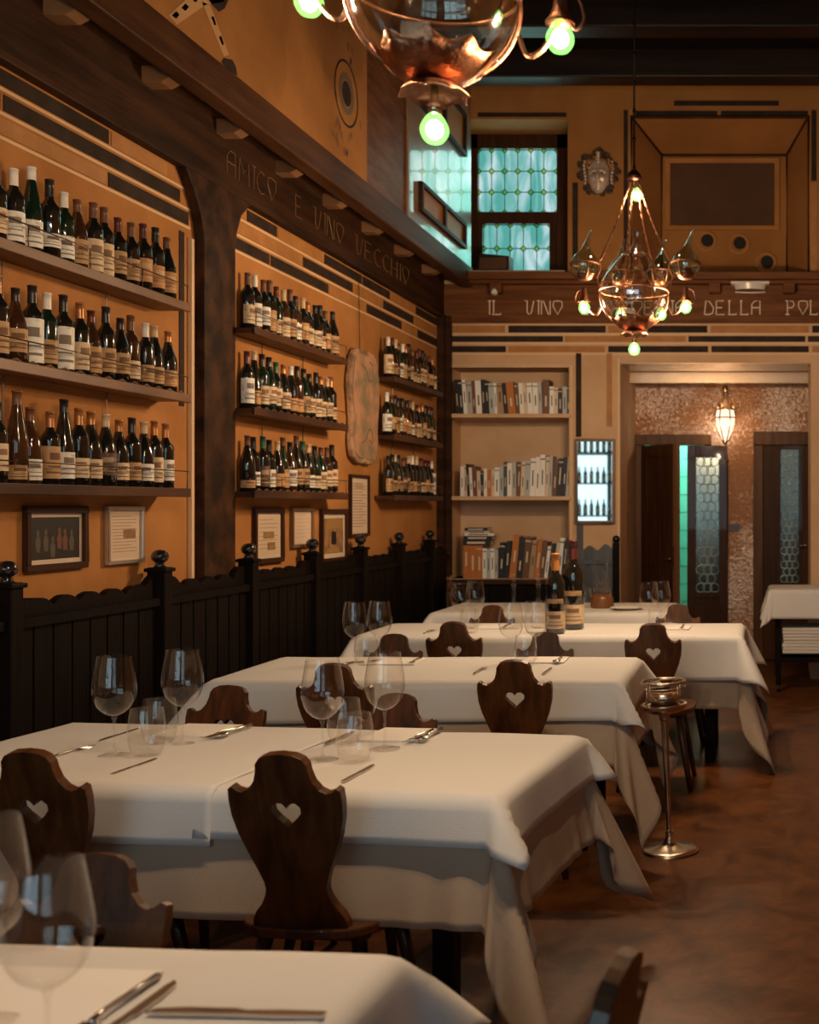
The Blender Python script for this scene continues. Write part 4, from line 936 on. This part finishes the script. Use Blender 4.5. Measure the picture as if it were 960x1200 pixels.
# ================================================================= BOOKS
BC = {'white': (.86, .84, .79), 'cream': (.70, .58, .44), 'orange': (.50, .17, .03), 'black': (.02, .018, .018), 'brown': (.16, .07, .03), 'grey': (.46, .46, .45), 'pale blue': (.44, .50, .50), 'tan': (.40, .26, .14), 'dark green': (.05, .08, .06)}
BM = {k: mat('book_' + k.replace(' ', '_'), v, .45) for k, v in BC.items()}; PAGES = mat('book_pages', (.62, .54, .42), .8); TTL = {'dark': mat('title_dark', (.05, .045, .04), .5), 'light': mat('title_light', (.70, .62, .5), .5)}
def book(x, w_, h_, d, z, lean, col, label, group, y=None, title=True, rk=0):
    """stands with its lower left corner at x; lean in radians to the left(+)/right(-)"""
    m = MB(); m.cur = 0; t = .0025
    m.box(0, t, 0, d, 0, h_).box(w_ - t, w_, 0, d, 0, h_).box(0, w_, -t, t, 0, h_); m.cur = 1; m.box(t, w_ - t, t, d - .004, .004, h_ - .004)
    if title and w_ > .018:
        m.cur = 2; k = random.Random(int(x * 1e4) + rk); a = k.uniform(.15, .4); m.box(w_ * .38, w_ * .62, -t - .0006, -t, h_ * a, h_ * (a + k.uniform(.2, .45)))
        if k.random() < .5: m.box(0.001, w_ - .001, -t - .0006, -t, h_ * .88, h_ * .91)
    o = obj('book', m, [BM[col], PAGES, TTL['light' if col in ('black', 'brown', 'dark green', 'orange') else 'dark']])
    o.location = (x, y if y is not None else YB + .03, z); o.rotation_euler = (0, lean, 0)
    return tag(o, label, 'book', group)
def shelf_row(spec, x0, z, nm, rk):
    x = x0
    for i, (col, w_, h_, deg) in enumerate(spec):
        a = R(deg)
        if a > 0: off = 0        # leaning to the right (top moves +x)
        bx = x + (0 if a >= 0 else h_ * math.sin(-a)) if False else x
        zz = z + (w_ * math.sin(a) if a > 0 else 0) + .0005
        if a < 0: zz = z + .0005
        book(bx, w_, h_, .17 + .02 * ((i * 7) % 3), zz, a, col, f'{col} book, {ORD[i]} from left on the {nm} shelf of the wall niche', f'books on the {nm} niche shelf', rk=rk)
        x += w_ / math.cos(a) + .0015
    return x
W, C_, O_, K, B_, G_, P_, T_, D_ = 'white', 'cream', 'orange', 'black', 'brown', 'grey', 'pale blue', 'tan', 'dark green'
rowA = [(K, .028, .30, -4), (K, .030, .30, -4), (W, .030, .30, -4), (G_, .040, .28, -3), (B_, .026, .29, -3), (W, .046, .29, -3), (K, .030, .30, -3), (K, .026, .29, -3), (P_, .040, .27, -3), (W, .022, .27, -3), (T_, .050, .27, -3), (K, .034, .27, -5), (O_, .060, .28, -6), (B_, .03, .27, -5), (W, .034, .27, -4),
        (C_, .024, .27, -4), (W, .044, .27, -3), (W, .040, .27, -2), (G_, .03, .28, -2), (B_, .055, .30, 0), (W, .036, .24, 0), (C_, .030, .23, 0), (K, .034, .22, 0), (G_, .034, .24, 0), (D_, .026, .25, 0)]
tot = sum(w_ for _, w_, _, _ in rowA); kA = .975 / (tot + .02)
rowA = [(c, w_ * kA, h_, d) for c, w_, h_, d in rowA]; shelf_row(rowA, -2.675, 2.30, 'upper', 1)
rowB = [(W, .03, .26, 0), (C_, .028, .27, 0), (K, .024, .28, -3), (W, .024, .25, -3), (B_, .036, .26, -3), (C_, .03, .22, -2), (K, .022, .22, -2), (W, .028, .24, 0), (O_, .036, .23, 0), (C_, .026, .23, 0), (W, .040, .25, 0), (P_, .036, .26, 0), (D_, .030, .30, 0), (W, .040, .29, 0), (G_, .036, .30, 0), (B_, .034, .30, 2), (C_, .034, .30, 2), (P_, .044, .31, 2), (W, .044, .33, 2),
        (W, .040, .34, 2), (W, .044, .36, 1), (C_, .030, .34, 2), (G_, .028, .35, 2), (B_, .036, .32, 4), (K, .044, .33, 4), (K, .034, .34, 4), (G_, .030, .34, 4)]
tot = sum(w_ for _, w_, _, _ in rowB); kB = .925 / (tot + .02)
shelf_row([(c, w_ * kB, h_, d) for c, w_, h_, d in rowB], -2.64, 1.585, 'middle', 2)
rowC = [(O_, .055, .285, 0), (O_, .060, .285, 0), (O_, .055, .285, 0), (W, .036, .26, 0), (P_, .032, .25, 0), (W, .036, .26, 0), (G_, .03, .25, 0), (K, .050, .31, 3), (K, .045, .32, 4), (O_, .060, .37, 6), (K, .055, .36, 5), (B_, .055, .36, 5), (T_, .045, .33, 6), (O_, .045, .33, 7), (B_, .045, .32, 6), (W, .03, .28, 7), (K, .04, .3, 7), (C_, .03, .31, 8), (W, .045, .35, 7), (K, .045, .33, 5), (G_, .04, .32, 4)]
tot = sum(w_ for _, w_, _, _ in rowC); kC = .93 / (tot + .03)
shelf_row([(c, w_ * kC, h_, d) for c, w_, h_, d in rowC], -2.615, .87, 'lower', 3)
# small pile lying on the three orange books
zz = .87 + .287
for i, (c, w_, t_, dx) in enumerate([(K, .24, .045, 0), (K, .25, .035, .005), (W, .26, .022, .012), (C_, .21, .020, .02), (K, .20, .026, .015)]):
    m = MB(); m.box(0, w_, 0, .17, 0, .003).box(0, w_, 0, .17, t_ - .003, t_).box(0, w_, -.003, 0, 0, t_); m.cur = 1; m.box(.003, w_ - .003, .001, .165, .003, t_ - .003); m.cur = 2; m.box(w_ * .15, w_ * .8, -.0036, -.003, t_ * .3, t_ * .7)
    o = obj('book', m, [BM[c], PAGES, TTL['light' if c == K else 'dark']]); o.location = (-2.62 + dx, YB + .04, zz + .0005); zz += t_ + .001
    tag(o, f'{c} book lying flat, {ORD[i]} from the bottom of the pile on orange books', 'book', 'books lying in the lower niche pile')

# ================================================================= BACK WALL FURNISHINGS
# panelling below the niche
be2 = thing('wall_cabinet', 'dark low cabinet below the book niche behind the tables', 'cabinet', (-2.2, 9.93, 0))
obj('body', MB().box(-2.70, -1.70, 9.90, 9.995, 0, .83), M_dark, be2, .004, world=True); obj('top_board', MB().box(-2.74, -1.68, 9.86, 9.995, .83, .865), M_frieze, be2, .004, world=True)
for i in range(3): x = -2.68 + .33 * i; obj('door', MB().box(x, x + .31, 9.885, 9.90, .05, .80), M_dark, be2, .004, world=True)
pb = thing('wall_settle', 'blue-grey wooden settle back with a wavy top under the mirror', 'settle', (-1.48, 9.95, 0))
pts = [(-1.70, .10), (-1.30, .10)]
for i in range(41): x = -1.30 - .40 * i / 40; pts.append((x, 1.135 + .022 * math.cos((x + 1.50) * 2 * PI / .135) + .02 * (abs(x + 1.5) / .2)))
obj('backrest', MB().prism(pts, 9.93, 9.96), M_bluegrey, pb, world=True); mb = MB().box(-1.70, -1.30, 9.90, 9.93, 1.00, 1.03).box(-1.70, -1.30, 9.90, 9.93, .1, .45)
for x in (-1.68, -1.58, -1.48, -1.38): mb.box(x, x + .045, 9.915, 9.93, .45, 1.0)
obj('panel_strip', mb, M_bluegrey, pb, world=True)
po = obj('post', MB().box(-1.30, -1.245, 9.90, 9.97, 0, 1.18), M_dark, pb, .004, world=True); f = MB(); f.smooth = True; f.ball((-1.272, 9.935, 1.215), .034, 12); f.lathe([(.022, -.01), (.012, 0), (.018, .02)], 10, Matrix.Translation((-1.272, 9.935, 1.18))); obj('finial', f, MATS['glossy_black_finial'], pb, world=True)
struct('trim_17', MB().box(-1.62, -1.565, 9.985, 9.999, 1.12, 1.34), M_bluegrey)
# mirror
mr_ = thing('wall_mirror', 'narrow upright mirror in a thin dark gold frame beside the niche', 'mirror', (-1.46, 9.985, 1.715))
obj('mirror_glass', MB().box(-.155, .155, -.012, -.006, -.345, .345), M_mirror, mr_)
f = MB(); f.box(-.175, -.152, -.026, 0, -.365, .365).box(.152, .175, -.026, 0, -.365, .365).box(-.152, .152, -.026, 0, .342, .365).box(-.152, .152, -.026, 0, -.365, -.342); obj('frame', f, mat('dull_gilt_frame', (.14, .085, .05), .35, .4), mr_, .004)
# painted panel in the upper recess, round vents
t = thing('recess_panel', 'dark taupe screen in an ochre frame inside the high splayed recess', 'panel', (-.36, yb - .01, 4.2))
fx = MB(); X0, X1, Z0, Z1 = -.895, .145, 4.04, 4.665; fx.box(X0, X1, yb - .03, yb - .002, Z1 - .045, Z1).box(X0, X1, yb - .03, yb - .002, Z0 - .03, Z0 + .01).box(X0, X0 + .045, yb - .03, yb - .002, Z0 + .0105, Z1 - .0455).box(X1 - .045, X1, yb - .03, yb - .002, Z0 + .0105, Z1 - .0455)
obj('frame', fx, M_ochre, t, .003, world=True); obj('screen', MB().box(X0 + .04, X1 - .04, yb - .016, yb - .004, Z0, Z1 - .04), M_screen, t, world=True)
for (px, py), w_ in zip(((828, 283), (866, 286), (898, 308)), ('left', 'middle', 'lowest, right')):
    X, Z = wally(px, py, yb); t = thing('round_vent', f'{w_} round vent hole below the taupe screen', 'vent', (X, yb, Z), 0, 'round vents in the upper recess'); rm = Matrix.Rotation(R(90), 4, 'X')
    m = MB(); m.smooth = True; m.lathe([(.100, 0), (.098, .022), (.085, .024), (.062, .004)], 28, rm, cap=False); obj('collar', m, M_ochre, t)
    m = MB(); m.lathe([(.058, .004), (.052, .014), (0, .014)], 24, Matrix.Translation((.01, 0, .01)) @ rm, cap=False); obj('opening', m, M_hole, t)
# mask
t = thing('carnival_mask', 'silver and gold carnival mask with curled hair on the back wall', 'mask', (-1.425, 9.99, 4.39))
def face_mesh():
    m = MB(); m.smooth = True; nu, nv = 28, 34; vs = []
    for j in range(nv + 1):
        v = -1 + 2 * j / nv
        for i in range(nu + 1):
            u = -1 + 2 * i / nu; hw = .098 * (1 - max(0, -v) ** 2 * .55) ; x = u * hw; z = v * .15
            r = math.sqrt(max(0, 1 - u * u)) * math.sqrt(max(0, 1 - .85 * v * v)); d = .085 * r ** .8
            G = lambda cx, cz, sx, sz: math.exp(-((x - cx) / sx) ** 2 - ((z - cz) / sz) ** 2)
            d += .030 * G(0, -.005, .014, .035) + .012 * G(0, -.028, .02, .012) + .012 * G(0, -.073, .028, .009) + .010 * G(0, -.09, .022, .008) - .010 * G(0, -.0815, .028, .003) + .014 * G(0, -.125, .025, .02)
            for s in (-1, 1): d += -.018 * G(s * .036, .012, .022, .012) + .012 * G(s * .036, .038, .03, .008) + .010 * G(s * .052, -.03, .02, .022) + .008 * G(s * .036, .012, .011, .007)
            vs.append((x, -d, z))
    m.add(vs, [(j * (nu + 1) + i, j * (nu + 1) + i + 1, (j + 1) * (nu + 1) + i + 1, (j + 1) * (nu + 1) + i) for j in range(nv) for i in range(nu)]); return m
MS = mat('mask_silver', (.60, .50, .42), .35, .3, col2=(.46, .34, .26), scale=9); MG = mat('mask_gold', (.42, .20, .07), .35, .5, col2=(.20, .09, .04), scale=30); MD = mat('mask_dark', (.06, .035, .025), .5)
o = obj('face', face_mesh(), MS, t); o.location = (0, -.01, -.04)
m = MB(); m.smooth = True
for s in (-1, 1): m.ball((s * .036, -.086, -.028), .012, 8, 1.2, .5, .5)
obj('eye_opening', m, MD, t)
rr = random.Random(9); hair = MB(); hair.smooth = True; gold = MB(); gold.smooth = True; sil = MB(); sil.smooth = True
def curl(mb, x, z, r, s, y=-.035): mb.tube([(x + r * (1 - q / 16) * math.cos(s * q * .75), y - .02 * q / 14, z + r * (1 - q / 16) * math.sin(s * q * .75)) for q in range(13)], [.011 * (1 - q / 18) for q in range(13)], 6)
for i in range(34):
    a = rr.uniform(-PI, PI); R_ = rr.uniform(.13, .175); curl(hair, R_ * .95 * math.cos(a), R_ * 1.12 * math.sin(a) - .01, rr.uniform(.018, .032), rr.choice((-1, 1)))
for i in range(22):
    a = rr.uniform(.15, PI - .15); R_ = rr.uniform(.085, .125); curl(gold, R_ * math.cos(a), R_ * math.sin(a) * 1.0 + .0, rr.uniform(.012, .022), rr.choice((-1, 1)), -.055)
for z in (.15, .125, .10, .075): sil.ball((0, -.075, z), .018, 8, 1.2, .8, 1)
for s in (-1, 1):
    for q in range(7): sil.ball((s * (.118 + .006 * math.sin(q)), -.05, .08 - .03 * q), .017, 8, .9, .9, 1.1)
obj('dark_curls', hair, MD, t); obj('gold_curls', gold, MG, t); obj('beads', sil, MS, t)
# dark box loudspeaker on the sill, lamp under ledge, little spotlight
t = thing('loudspeaker', 'small dark box loudspeaker on the ledge in front of the leaded window', 'loudspeaker', (-2.31, 9.93, 3.515), R(-8)); obj('cabinet', MB().prism([(-.14, 0), (.14, 0), (.14, .125), (-.12, .155)], -.06, .06), M_blackp, t, .004); obj('grille', MB().box(-.12, .12, -.064, -.06, .015, .115), M_screen, t)
t = thing('emergency_light', 'white curved emergency light under the ledge above the frieze lettering', 'light', (-.115, 9.93, 3.36)); obj('housing', MB().box(-.165, .165, -.06, .03, .045, .068), M_white, t, .004)
m = MB(); m.smooth = True; m.lathe([(.125, 0), (.145, .05)], 16, Matrix.Diagonal((1, .6, 1, 1)), R(180), R(360), cap=False); obj('diffuser', m, mat('frosted_cover', (.66, .62, .58), .25), t); m = MB(); m.tube([(-.13, -.02, -.02), (-.07, -.06, -.03), (0, -.075, -.034), (.07, -.06, -.03), (.13, -.02, -.02)], .007, 6); obj('lower_rim', m, M_white, t)
t = thing('spotlight', 'tiny pale spotlight hanging below the ledge under the leaded window', 'spotlight', (-2.31, 9.88, 3.41)); m = MB(); m.smooth = True; m.tube([(0, 0, 0), (0, 0, -.05)], .006, 6); obj('arm', m, M_blackp, t); m = MB(); m.smooth = True; m.tube([(0, 0, -.05), (.01, -.04, -.09)], [.018, .03], 10); obj('head', m, M_white, t)
t = thing('switch_plate', 'small dark red switch plate on the flecked wall between the doors', 'switch', (-.282, 11.198, 1.29)); obj('plate', MB().box(-.055, .055, -.012, 0, -.038, .038), mat('oxblood_plastic', (.06, .018, .012), .35), t, .003); obj('rocker', MB().box(-.04, -.003, -.017, -.012, -.02, .02).box(.003, .04, -.017, -.012, -.02, .02), M_blackp, t)

# ================================================================= METAL STAND, TROLLEY
x, y = at(785, 997, 0); st = thing('ashtray_stand', 'tall silvered pedestal stand with an open ring top on the floor', 'stand', (x, y, 0)); st.rotation_euler = (0, R(-2.2), 0)
def lt(name, prof, matl, n=32): m = MB(); m.smooth = True; m.lathe(prof, n, cap=False); return obj(name, m, matl, st)
lt('base', spl([(0, 0), (.117, 0), (.120, .006), (.112, .014), (.07, .022), (.032, .034), (.018, .055), (.014, .075)], 4), M_silver)
lt('pole', spl([(.015, .07), (.018, .085), (.011, .095), (.0125, .3), (.018, .56), (.022, .57), (.022, .585), (.03, .60)], 3), M_silver, 20)
lt('bowl', spl([(.02, .60), (.06, .602), (.088, .617), (.100, .632), (.102, .640), (.085, .643), (.08, .632), (.0, .625)], 3), M_silver)
lt('cup', [(.0, .636), (.072, .64), (.075, .70), (.071, .70), (.069, .645), (0, .643)], M_silver)
m = MB(); m.smooth = True; m.tube([(.095 * math.cos(a), .095 * math.sin(a), .735) for a in [2 * PI * i / 32 for i in range(32)]], .0065, 8, True); m.tube([(.095 * math.cos(a), .095 * math.sin(a), .712) for a in [2 * PI * i / 32 for i in range(32)]], .003, 8, True)
for i in range(4): a = R(45 + 90 * i); m.tube([(.094 * math.cos(a), .094 * math.sin(a), .64), (.094 * math.cos(a), .094 * math.sin(a), .735)], .004, 6)
obj('gallery_ring', m, M_silver, st)

tx0, tx1, ty0, ty1 = .10, 1.05, 9.28, 9.75
tr = thing('service_trolley', 'dark castored side table with folded linen at the right edge', 'trolley', (.55, 9.5, 0))
obj('top', MB().box(tx0 - .04, tx1, ty0 - .05, ty1, .80, .83), M_dark, tr, .004, world=True); obj('shelf', MB().box(tx0, tx1, ty0, ty1, .28, .31).box(tx0, tx1, ty0, ty0 + .02, .24, .31), M_dark, tr, .003, world=True)
obj('apron', MB().box(tx0, tx1, ty0, ty0 + .02, .72, .80).box(tx0, tx0 + .02, ty0, ty1, .72, .80), M_dark, tr, world=True)
for a in (tx0 + .02, tx1 - .03):
    for b in (ty0 + .02, ty1 - .02):
        lg = obj('leg', MB().box(a - .022, a + .022, b - .022, b + .022, .06, .80), M_dark, tr, .004, world=True)
        m = MB(); m.smooth = True; m.lathe([(0, -.012), (.028, -.012), (.03, -.006), (.03, .006), (.028, .012), (0, .012)], 16, Matrix.Translation((0, .008, .03)) @ Matrix.Rotation(R(90), 4, 'Y'), cap=False); m.tube([(0, 0, .06), (0, 0, .04)], .01, 8); c = obj('castor', m, M_iron, lg); c.location = (a, b, 0)
L_, W_ = tx1 - tx0 + .06, ty1 - ty0 + .06
cloth((tx0 + tx1) / 2 - .01, (ty0 + ty1) / 2 - .02, 0, L_, W_, (-L_ / 2 - .22, L_ / 2 + .22, -W_ / 2 - .24, W_ / 2 + .22), .832, .006, 77, M_cloth, 'white cloth with a hanging corner on the castored side table', pleat=.30)
m = MB(); rn = random.Random(4); z = .312
for i in range(8):
    h_ = .026; m.box(tx0 + .05 + rn.uniform(0, .012), tx1 - .08, ty0 - .01 + rn.uniform(-.006, .006), ty1 - .06, z, z + h_ - .0015)
    o = obj('folded_tablecloth', m, mat('folded_white_linen', (.66, .63, .60), .85), bevel=.008); tag(o, f'folded white cloth, {ORD[i]} from the bottom of the pile on the trolley', 'linen', 'folded linen pile on the trolley'); m = MB(); z += h_

# ================================================================= LIGHT FITTINGS
M_core = emit('bulb_core', (1, .97, .88), 26)
def merged_bulb(me, k):
    m2 = MB(); m2.v = [tuple(v.co) for v in me.vertices]; m2.f = [list(p.vertices) for p in me.polygons]; m2.mi = [0] * len(m2.f); m2.sm = [True] * len(m2.f)
    m2.cur = 1; b0 = len(m2.v); m2.v += k.v; m2.f += [[i + b0 for i in f] for f in k.f]; m2.mi += [1] * len(k.f); m2.sm += [True] * len(k.f)
    return m2.mesh('bulb', [M_bulb, M_core])
def bulb(name, parent, loc, w_=BULB_W, s=1.0, lit=True):
    m = MB(); m.smooth = True; m.lathe(spl([(0, -.034), (.018, -.030), (.031, -.012), (.032, .006), (.022, .026), (.013, .036), (.012, .042)], 3), 18, Matrix.Diagonal((s, s, s, 1)), cap=False)
    b = obj(name, m, M_bulb, parent); b.location = loc
    if lit:
        k = MB(); k.smooth = True; k.ball((0, 0, .0), .020 * s, 14, 1, 1, 1.1); obj('glowing_core', k, M_core, b) if parent.parent is None else None
        if parent.parent is not None: k2 = k; b.data = merged_bulb(b.data, k2)
        l = bpy.data.lights.new('bulb_light', 'POINT'); l.energy = w_; l.color = BULB_C; l.shadow_soft_size = .005
        lo = bpy.data.objects.new('bulb_light', l); COL.objects.link(lo); lo.parent = b; lo.location = (0, 0, -.0285)
    return b
def onion(r, h, lean=0.0, n=22, twist=0):
    prof = spl([(.02 * r, -.98 * r), (.5 * r, -.87 * r), (.86 * r, -.5 * r), (1.0 * r, 0), (.90 * r, .45 * r), (.62 * r, .88 * r), (.34 * r, 1.22 * r), (.17 * r, h * .72), (.12 * r, h * .88), (.14 * r, h)], 4)
    m = MB(); m.smooth = True; vs = []
    for rad, z in prof:
        t = max(0, (z - .3 * r) / (h - .3 * r)); ox = lean * t * t
        for i in range(n): a = 2 * PI * i / n; vs.append((rad * math.cos(a) + ox, rad * math.sin(a), z))
    m.add(vs, [(j * n + i, j * n + (i + 1) % n, (j + 1) * n + (i + 1) % n, (j + 1) * n + i) for j in range(len(prof) - 1) for i in range(n)]); return m
def frill(r, z0, depth, npt, up=True, n=80):
    """frilled copper dish"""
    m = MB(); m.smooth = True; vs = []; rings = [(.0, 0), (.35, .02), (.65, .16), (.85, .45), (1.0, 1.0)]
    for q, (f, hgt) in enumerate(rings):
        for i in range(n):
            a = 2 * PI * i / n; wv = abs(math.sin(npt * a / 2)); k = 1 + (.14 * (1 - wv) if q == 4 else .04 * (1 - wv) if q == 3 else 0)
            vs.append((r * f * k * math.cos(a), r * f * k * math.sin(a), z0 + (depth * (hgt - (.25 * wv if q == 4 else 0)))))
    m.add(vs, [(j * n + i, j * n + (i + 1) % n, (j + 1) * n + (i + 1) % n, (j + 1) * n + i) for j in range(len(rings) - 1) for i in range(n)]); return m
def chandelier(loc, label, arms, dz={}):
    t = thing('flask_chandelier', label, 'chandelier', loc, 0, 'blown-glass flask chandeliers')
    fm_ = onion(.193, .35, .02, 40); fm_.mi = [1 if sum(fm_.v[i][2] for i in f) / len(f) < .02 else 0 for f in fm_.f]
    fl = obj('centre_flask', fm_, [M_flask, M_flask_low], t)
    m = MB(); m.smooth = True
    m.tube([(.196 * math.cos(a), .196 * math.sin(a), .02) for a in [2 * PI * i / 40 for i in range(40)]], .0042, 6, True)
    for k in range(2):
        a = R(20 + 180 * k); m.tube([(.1975 * math.cos(th) * math.cos(a), .1975 * math.cos(th) * math.sin(a), .1975 * math.sin(th)) for th in [R(-62 + 7 * q) for q in range(13)]], .0045, 5)
    obj('copper_band', m, M_copper, t)
    d = obj('copper_dish', frill(.128, -.198, .075, 9), M_copper, t); d.modifiers.new('thickness', 'SOLIDIFY').thickness = .003
    d = obj('lower_frill', frill(.072, -.200, -.032, 8), M_copper, t); d.modifiers.new('thickness', 'SOLIDIFY').thickness = .003
    m = MB(); m.smooth = True; m.lathe([(.009, -.205), (.009, -.245), (.014, -.25), (.014, -.27), (.0, -.27)], 14); obj('lamp_holder', m, M_silver, t)
    bulb('bulb', t, (0, 0, -.306))
    # top bulb, canopy ring, chains, hanging rod
    bulb('bulb', t, (.015, -.0, .563), 8)
    m = MB(); m.smooth = True; top = ZC - .02 - loc[2]; m.tube([(0, 0, .69), (0, 0, top)], .006, 6); m.lathe([(0, top), (.06, top), (.04, top - .06), (.012, top - .09)], 16, cap=False)
    q = .72
    while q < top - .1: m.ball((0, 0, q), .014, 6, .8, .8, 1.4); q += .16
    obj('hanging_rod', m, M_iron, t)
    m = MB(); m.smooth = True; m.lathe(spl([(.008, .71), (.03, .69), (.045, .655), (.02, .64), (.012, .61)], 3), 16, cap=False); obj('canopy', m, M_copper, t)
    for ang, lean in arms:
        a = R(ang); ca, sa = math.cos(a), math.sin(a); P = lambda r, z: (r * ca, r * sa, z)
        zo = dz.get(ang, 0)
        arm = MB(); arm.smooth = True
        arm.tube([Vector(p) for p in smooth_path([P(.195, -.06), P(.215, -.105), P(.25, -.09), P(.285, -.03), P(.30, .02), P(.285, .045)], 5)], .0065, 6)
        arm.tube([Vector(p) for p in smooth_path([P(.19, .02), P(.215, .10), P(.195, .16), P(.215, .20), P(.235, .17)], 5)], .005, 6)
        arm.tube([Vector(p) for p in smooth_path([P(.285, .045), P(.33, .03), P(.345, -.02), P(.325, -.045), P(.31, -.02)], 5)], .0045, 6)
        ao = obj('arm', arm, M_copper, t); ao.location.z = zo
        cup = MB(); cup.smooth = True
        cup.tube([(.29 * ca + .082 * math.cos(b), .29 * sa + .082 * math.sin(b), .185) for b in [2 * PI * i / 24 for i in range(24)]], .005, 5, True)
        for s in (-1, 1, 0): 
            cup.tube([(.29 * ca + .081 * math.cos(th) * math.cos(2.1 * s + a), .29 * sa + .081 * math.cos(th) * math.sin(2.1 * s + a), .175 + .081 * math.sin(th)) for th in [R(-75 + 9 * q) for q in range(10)]], .005, 5)
        cup.lathe(spl([(.0, .088), (.035, .096), (.052, .122), (.058, .126)], 3), 20, Matrix.Translation((.29 * ca, .29 * sa, 0)), cap=False)
        obj('flask_holder', cup, M_copper, ao)
        f = obj('small_flask', onion(.078, .20, lean, 22), M_flask_green, ao); f.location = (.29 * ca, .29 * sa, .175)
        s = MB(); s.smooth = True; s.lathe(spl([(.006, .05), (.012, .04), (.017, .005), (.026, -.018), (.033, -.026), (.034, -.032)], 3), 20, Matrix.Translation((.29 * ca, .29 * sa, 0)), cap=False); obj('socket', s, M_copper, ao)
        bulb('bulb', ao, (.29 * ca, .29 * sa, -.066))
        c = MB(); c.smooth = True; n = 40; p0 = Vector((.02 * ca, .02 * sa, .65)); p1 = Vector((.20 * ca, .20 * sa, .20))
        for ph in (0, PI): c.tube([p0.lerp(p1, q / n) + Vector((math.cos(q * .9 + ph) * .005, math.sin(q * .9 + ph) * .005, -.03 * math.sin(PI * q / n))) for q in range(n + 1)], .0038, 5)
        obj('chain', c, M_copper, ao)
    return t
chandelier((-.73, 6.5, 2.69), 'distant copper and glass flask chandelier before the back wall', [(3, .045), (64, .03), (112, .02), (172, .04)])
chandelier((-.76, 2.66, 2.675), 'nearest chandelier whose big glass flask is cut by the top edge', [(0, .04), (180, .04)], dz={0: -.03, 180: .055})
# lantern in the vestibule
lx, ly = -.365, 10.98
t = thing('hanging_lantern', 'wrought metal lantern with lit pinkish panes hanging in the vestibule', 'lantern', (lx, ly, 2.12))
m = MB(); m.smooth = True; n = 6
for k in range(n):
    a = 2 * PI * k / n; m.tube([(r * math.cos(a), r * math.sin(a), z) for r, z in ((.03, .0), (.075, .10), (.10, .22), (.085, .30))], .006, 5)
    m.tube([(r * math.cos(a), r * math.sin(a), z) for r, z in ((.085, .30), (.12, .32), (.125, .35), (.10, .34))], .006, 5)
    m.tube([(r * math.cos(a), r * math.sin(a), z) for r, z in ((.085, .30), (.05, .38), (.03, .44), (.035, .48), (.015, .50))], .005, 5)
for r, z in ((.085, .30), (.10, .22), (.03, 0)): m.tube([(r * math.cos(b), r * math.sin(b), z) for b in [2 * PI * i / 18 for i in range(18)]], .006, 5, True)
m.ball((0, 0, -.02), .022, 8); m.ball((0, 0, .50), .03, 8); m.tube([(0, 0, .5), (0, 0, .83)], .006, 6)
obj('cage', m, M_brass, t)
m = MB(); m.smooth = True; m.lathe([(.03, .005), (.07, .10), (.094, .22), (.08, .295)], 6, cap=False); obj('glass_pane', m, M_lantern, t)
l = bpy.data.lights.new('lantern_light', 'POINT'); l.energy = 9; l.color = (1, .72, .46); l.shadow_soft_size = .03; lo = bpy.data.objects.new('lantern_light', l); COL.objects.link(lo); lo.parent = t; lo.location = (0, 0, .17)
